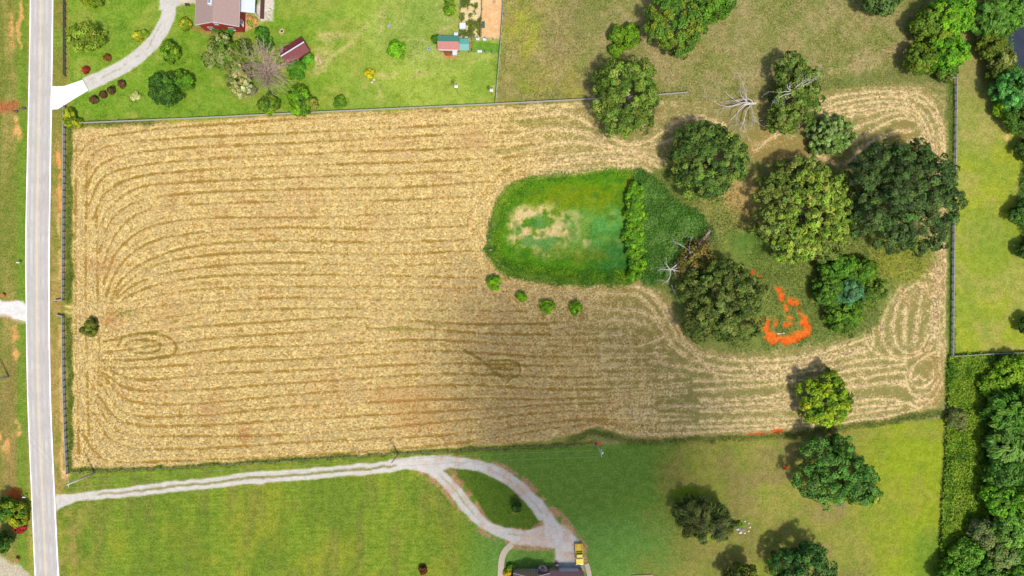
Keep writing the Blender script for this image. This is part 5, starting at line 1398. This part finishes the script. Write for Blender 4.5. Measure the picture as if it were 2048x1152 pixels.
def ring_mb(R0, r0, z, n=20, m=8):
    mb = MB(); V = []; F = []
    for i in range(n):
        a = 6.2832 * i / n
        for j in range(m):
            b = 6.2832 * j / m
            V.append(((R0 + r0 * math.cos(b)) * math.cos(a), (R0 + r0 * math.cos(b)) * math.sin(a), z + r0 * math.sin(b)))
    for i in range(n):
        for j in range(m):
            F.append((i * m + j, ((i + 1) % n) * m + j, ((i + 1) % n) * m + (j + 1) % m, i * m + (j + 1) % m))
    return mb.add(V, F)
def ringed(name, label, cat, px, py, R0, r0, z, m, inner=None, im=None):
    x, y = W(px, py)
    t = thing(name, label, cat, (x, y))
    ring_mb(R0, r0, z).build('rim', m, t)
    if inner: MB().cyl(0, 0, 0, inner, R0).build('base', im, t)
M_TERRA = mat('terracotta', alb((170, 112, 84)), .8)
ringed('planter_ring', 'round rust brown ring on the sand of the hen run', 'ring', 988, 4, .28, .07, .07, M_TERRA, .03, M_TIMB)
ringed('planter_ring', 'round grey ring among the crops of the kitchen garden', 'ring', 950, 29, .26, .07, .07, M_STEEL, .03, M_TIMB)
ringed('fire_pit', 'ring of pale stone round a dark pit near the maroon shed', 'fire pit', 564, 62.5, .42, .12, .10, mat('pale_stone', alb((216, 190, 160)), .9), .04, M_DKW)
ringed('water_tub', 'blue and white round tub in the yard left of the hen house', 'tub', 858, 98, .30, .07, .45, mat('pale_blue_plastic', alb((190, 214, 236)), .5), .3, mat('blue_water', alb((70, 120, 190)), .3))
ringed('bird_bath', 'pale round bird bath alone in the yard grass', 'bird bath', 779, 54, .30, .06, .62, mat('pale_cast_stone', alb((206, 214, 226)), .8), .6, M_STEEL)
x, y = W(548, 141)
t = thing('pallet', 'weathered grey pallet under the bare tree', 'pallet', (x, y), .05)
for k in range(6): MB().box(-.65, .65, -.75 + k * .26, -.57 + k * .26, .10, .13).build('plank', M_RAIL, t)
for k in (-.6, 0, .55): MB().box(k, k + .06, -.75, .75, 0, .098).build('bearer', M_RAIL, t)
x, y = W(498, 169.5)
t = thing('garden_pot', 'small white rounded pot at the foot of the pale leaved tree', 'pot', (x, y))
MB().blob((0, 0, .25), (.22, .22, .25), 2, 10, 6, .03).build('bowl', M_TRIM, t, smooth=True); MB().cyl(0, 0, -.05, .1, .12).build('base', M_DKW, t)
def martin(px, py, h, label):
    x, y = W(px, py)
    t = thing('birdhouse_pole', label, 'birdhouse', (x, y))
    MB().cyl(0, 0, -.2, h, .06, .05, 8).build('pole', M_STEEL, t)
    MB().box(-.3, .3, -.28, .28, h, h + .5).build('house', M_TRIM, t)
    MB().add([(-.38, -.36, h + .5), (.38, -.36, h + .5), (.38, .36, h + .5), (-.38, .36, h + .5), (-.38, 0, h + .75), (.38, 0, h + .75)], [(0, 1, 5, 4), (2, 3, 4, 5), (1, 2, 5), (3, 0, 4), (3, 2, 1, 0)]).build('roof', M_TRIM, t)
    MB().cyl(0, .5, h - .4, h + .35, .22, .2, 8).build('shade_drum', M_TYRE, t)
martin(917, 189, 6.3, 'white birdhouse on a tall pole, the left of two in the yard')
martin(984, 190, 3.6, 'white birdhouse on a pole next to the meadow fence')
# stones beside the yellow bush
M_STONE = mat('white_stone', alb((236, 230, 214)), .9, .15, 4)
M_GSTONE = mat('grey_stone', alb((150, 140, 134)), .9, .25, 4)
sr = random.Random(8)
lab = ['topmost white stone below the yellow bush', 'middle white stone below the yellow bush', 'lowest white stone below the yellow bush']
for i, (px, py, s) in enumerate(((746, 152, .42), (748, 160, .3), (744, 165, .28))):
    x, y = W(px, py)
    tag(MB().blob((0, 0, s * .4), (s, s * .8, s * .6), 30 + i, 9, 6, .2).build('stone', M_STONE, None, (x, y, 0)), lab[i], 'stone', 'white stones by the yellow bush')
for i in range(9):
    a = i * .7; x, y = W(1487 + 13 * math.cos(a), 1054 + 12 * math.sin(a))
    s = sr.uniform(.22, .42)
    tag(MB().blob((0, 0, s * .4), (s, s * .8, s * .6), 50 + i, 9, 6, .22).build('stone', M_STONE, None, (x, y, 0), sr.random()), 'white boulder on the ' + ('east', 'south east', 'south', 'south west', 'west', 'west north west', 'north west', 'north', 'north east')[i] + ' side of the stone ring beside the weeping tree', 'stone', 'boulders in a ring on the south lawn')
x, y = W(1484, 1060)
tag(MB().blob((0, 0, .1), (.7, .6, .25), 71, 10, 6, .25).build('ash_heap', M_GSTONE, None, (x, y, 0)), 'dark grey ash heap in the middle of the stone ring', 'heap')
sh('garden_bush', 'small green plant growing inside the ring of stones', 'plants', 1481, 1050, 5, .8, [(112, 160, 50), (96, 140, 40)])
for px, py, lb in ((979, 480, 'upper pale stone among the weeds at the pond edge'), (981, 500, 'lower pale stone among the weeds at the pond edge')):
    x, y = W(px, py); tag(MB().blob((0, 0, .5), (.35, .3, .3), 9 + px, 9, 6, .2).build('stone', M_GSTONE, None, (x, y, .3)), lb, 'stone')
x, y = W(1561, 667)
tag(MB().bar((-.9, -.05, .12), (.9, .1, .2), .22, .12).build('plank', M_STONE, None, (x, y, 0)), 'pale plank lying on the lip of the orange clay scrape', 'plank')

# brick house at the bottom edge
x, y = W(1062.5, 1137)
t = thing('brick_house', 'tan brick house with dark brown roof at the bottom edge', 'house', (x, y))
gable_house(t, -4.15, 4.1, -14, 0, 2.9, 5.6, M_BRICK, (M_ROOF2, M_ROOF2), over=.12)
mb = MB()
for s in (-1, 1): mb.bar((s * 4.3, .14, 2.94), (0, .14, 5.7), .05, .24)
mb.build('rake_trim', M_TRIM, t)
window(t, .45, 0, 1.0, .5, 1.0, (0, 1))
# bay
bx = 2.65
poly = [(bx - 1.25, .0), (bx - .7, .95), (bx + .7, .95), (bx + 1.25, .0)]
MB().prism(poly[::-1], -.1, .95).build('bay_base', M_BRICK, t)
MB().prism([(bx - 1.2, .0), (bx - .66, .9), (bx + .66, .9), (bx + 1.2, .0)][::-1], .952, 2.7).build('bay_wall', M_TRIM, t)
window(t, bx, .9, 1.1, .9, 1.4, (0, 1))
window(t, bx - .93, .45, 1.1, .6, 1.4, (-.86, .51)); window(t, bx + .93, .45, 1.1, .6, 1.4, (.86, .51))
MB().add([(bx - 1.35, -.2, 2.7), (bx + 1.35, -.2, 2.7), (bx + .8, 1.05, 2.7), (bx - .8, 1.05, 2.7), (bx, .0, 3.5), (bx, -.6, 3.5), (bx - 1.35, -1.6, 2.9), (bx + 1.35, -1.6, 2.9)], [(3, 2, 4), (0, 3, 4, 5), (2, 1, 5, 4), (0, 5, 6), (1, 7, 5), (0, 1, 2, 3)][:5]).build('bay_roof', M_ROOF2, t)
# garage wing, its ridge across
gx0, gx1, gy = 4.25, 12.1, .15
MB().box(gx0, gx1, -7, gy, -.1, 2.5).build('garage_wall', M_BRICK, t)
MB().add([(4.0, gy + .25, 2.5), (gx1 + .25, gy + .25, 2.5), (gx1 + .25, -3.5, 4.5), (4.0, -3.5, 4.5), (4.0, -7.4, 2.5), (gx1 + .25, -7.4, 2.5)], [(0, 1, 2, 3), (3, 2, 5, 4), (1, 5, 2), (0, 3, 4), (0, 4, 5, 1)]).build('garage_roof', M_ROOF2, t)
MB().box(6.6, 11.2, gy + .002, gy + .06, 0, 2.15).build('garage_door', M_TRIM, t)
for k in range(1, 4): MB().box(6.65, 11.15, gy + .06, gy + .075, k * .53 - .015, k * .53 + .015).build('door_groove', M_STEEL, t)
# dark bed
tag(MB().prism([W(*p) for p in [(1010, 1165), (1010, 1140), (1014, 1128), (1022, 1126), (1026, 1134), (1026, 1165)]][::-1], -.05, .07).build('mulch_bed', mat('mulch', alb((74, 46, 40)), .95, .3, 6)), kind='structure')
tm = boxy('waste_bin', 'dark wheeled bin beside the garage door', 'bin', 1114.5, 1131.5, .6, .7, 1.1, mat('dark_plastic', (.02, .022, .028), .5))
for s in (-1, 1): MB().tube([(s * .26 - .04, -.36, .13), (s * .26 + .04, -.36, .13)], [.13, .13], 10).build('wheel', M_TYRE, tm)
x, y = W(1284, 1151)
tag(MB().box(-2.6, 2.6, -.4, .2, -.1, .25).build('garden_edging', M_TIMB, None, (x, y, 0), math.radians(3)), 'low timber edging cut by the bottom edge right of the brick house', 'edging')

# yellow pickup, nose to the south (local +y is the nose)
M_YELP = mat('yellow_car_paint', alb((248, 222, 8), 1.1), .45, .04, 2, spec=.25)
M_BED = mat('worn_yellow_bed', alb((246, 206, 16)), .6, .12, 3, col2=alb((240, 186, 14)))
M_CHR = mat('chrome', (.6, .6, .6), .2, .05, 2, metal=.9)
M_LAMP = mat('lamp_lens', (.75, .75, .7), .15, .05, 2)
M_TAIL = mat('red_lens', (.35, .02, .02), .2, .05, 2)
x, y = W(1158, 1106)
t = thing('pickup_truck', 'yellow pickup truck parked on the gravel by the garage', 'truck', (x, y), math.radians(180 + 3))
w = .92
body = MB()
# side profile extruded: chassis and bonnet
prof = [(-2.5, .45), (-2.5, .98), (-.45, .98), (-.45, .55), (2.0, .55), (2.45, .5), (2.45, .45)]
body.box(-w, w, -2.5, 2.42, .42, .62)
body.add([(-w, 1.02, .62), (w, 1.02, .62), (w * .94, 2.4, .62), (-w * .94, 2.4, .62), (-w, 1.02, 1.08), (w, 1.02, 1.08), (w * .88, 2.38, .95), (-w * .88, 2.38, .95)], [(0, 1, 5, 4), (1, 2, 6, 5), (2, 3, 7, 6), (3, 0, 4, 7), (4, 5, 6, 7)])
body.box(-w, w, -.5, 1.02, .62, 1.06)
body.box(-w, -w + .12, -2.5, -.5, .62, 1.08).box(w - .12, w, -2.5, -.5, .62, 1.08).box(-w + .12, w - .12, -2.5, -2.42, .62, 1.08).box(-w + .12, w - .12, -.58, -.5, .62, 1.08)
body.build('body', M_YELP, t, bevel=.05)
MB().box(-w + .121, w - .121, -2.419, -.581, .621, .66).build('bed_floor', M_BED, t)
for s in (-1, 1): MB().box(s * .6 - .12, s * .6 + .12, -1.95, -1.25, .66, .82).build('wheel_arch', M_BED, t, bevel=.04)
MB().add([(-.86, -.42, 1.06), (.86, -.42, 1.06), (.88, 1.0, 1.06), (-.88, 1.0, 1.06), (-.68, -.22, 1.62), (.68, -.22, 1.62), (.68, .45, 1.62), (-.68, .45, 1.62)], [(0, 1, 5, 4), (1, 2, 6, 5), (2, 3, 7, 6), (3, 0, 4, 7), (4, 5, 6, 7)]).build('cab', M_YELP, t, bevel=.04)
def quad(name, m, P): 
    a = [Vector(p) for p in P]; n_ = (a[1] - a[0]).cross(a[2] - a[0]).normalized() * .012
    MB().add([p + n_ for p in a] + [p - n_ for p in a], [(0, 1, 2, 3), (7, 6, 5, 4), (0, 4, 5, 1), (1, 5, 6, 2), (2, 6, 7, 3), (3, 7, 4, 0)]).build(name, m, t)
quad('windscreen', M_GLASS, [(.80, .965, 1.10), (-.80, .965, 1.10), (-.64, .51, 1.59), (.64, .51, 1.59)])
quad('rear_window', M_GLASS, [(-.78, -.40, 1.12), (.78, -.40, 1.12), (.62, -.24, 1.57), (-.62, -.24, 1.57)])
for s in (-1, 1):
    quad('side_window', M_GLASS, [(s * .865, -.2, 1.14), (s * .868, .72, 1.14), (s * .70, .42, 1.57), (s * .70, -.1, 1.57)])
    MB().box(s * .68 - .16, s * .68 + .16, 2.40, 2.45, .66, .84).build('headlight', M_LAMP, t)
    MB().box(s * .82 - .08, s * .82 + .08, -2.53, -2.48, .72, 1.0).build('taillight', M_TAIL, t)
    MB().box(s * 1.03 - .10, s * 1.03 + .10, .62, .74, 1.08, 1.22).build('mirror', M_YELP, t, bevel=.03)
    for wy in (1.6, -1.6):
        o = MB().tube([(s * .80 - .11, wy, .33), (s * .80 + .11, wy, .33)], [.33, .33], 18).build('wheel', M_TYRE, t)
        MB().tube([(s * .80 + s * .111, wy, .33), (s * .80 + s * .12, wy, .33)], [.19, .17], 12).build('rim', M_CHR, o)
MB().box(-.9, .9, 2.42, 2.56, .42, .6).build('bumper', M_CHR, t, bevel=.03)
MB().box(-.9, .9, -2.62, -2.5, .45, .6).build('bumper', M_CHR, t, bevel=.03)

# mailboxes and roadside things
def mailbox(px, py, label):
    x, y = W(px, py)
    t = thing('mailbox', label, 'mailbox', (x, y))
    MB().box(-.05, .05, -.05, .05, -.2, 1.05).build('post', M_POST, t)
    mb = MB(); n = 8
    pr = [(-.14, 1.05), (.14, 1.05)] + [(.14 * math.cos(a), 1.2 + .14 * math.sin(a)) for a in [math.pi * k / n for k in range(n + 1)]]
    V = [(-.42, p[0], p[1]) for p in pr] + [(.3, p[0], p[1]) for p in pr]; k = len(pr)
    mb.add(V, [tuple(range(k - 1, -1, -1)), tuple(range(k, 2 * k))] + [(i, (i + 1) % k, k + (i + 1) % k, k + i) for i in range(k)])
    mb.build('box', M_TRIM, t)
    MB().box(.0, .2, .15, .17, 1.2, 1.45).build('flag', M_TAIL, t)
mailbox(43.5, 525.5, 'white mailbox on a post west of the road, above the white drive')
mailbox(55.5, 991.5, 'white mailbox on a post west of the road, near the orange clay')
M_ORB = mat('orange_drum', alb((240, 150, 20)), .5, .12, 4)
def drum(px, py, label):
    x, y = W(px, py, .9)
    t = thing('barrel', label, 'barrel', (x, y))
    MB().tube([(0, 0, 0), (0, 0, .1), (0, 0, .45), (0, 0, .85), (0, 0, .95)], [.40, .44, .46, .44, .40], 18).build('drum', M_ORB, t)
    for zz in (.3, .62): MB().cyl(0, 0, zz, zz + .05, .475, .475, 18).build('hoop', M_TYRE, t)
    MB().cyl(0, 0, .95, .97, .34, .34, 14).build('lid', M_TERRA, t)
drum(4, 590.5, 'orange barrel at the left edge above the white drive')
drum(32, 1120, 'orange barrel on the verge near the bottom left corner')
for px, py, lb in ((49, 217, 'dark culvert mouth beside the road on the red track, the right of two'), (33, 222.5, 'dark culvert mouth beside the red track, the left of two')):
    x, y = W(px, py); t = thing('culvert_pipe', lb, 'culvert', (x, y))
    mb = MB(); n = 12
    V = [(xx, rr0 * math.cos(6.283 * k / n), .12 + rr0 * math.sin(6.283 * k / n)) for xx, rr0 in ((-.5, .3), (.5, .3), (.5, .22), (-.5, .22)) for k in range(n)]
    mb.add(V, [(j * n + k, j * n + (k + 1) % n, ((j + 1) % 4) * n + (k + 1) % n, ((j + 1) % 4) * n + k) for j in range(4) for k in range(n)])
    mb.build('pipe', mat('dark_pipe', (.04, .04, .04), .8), t)
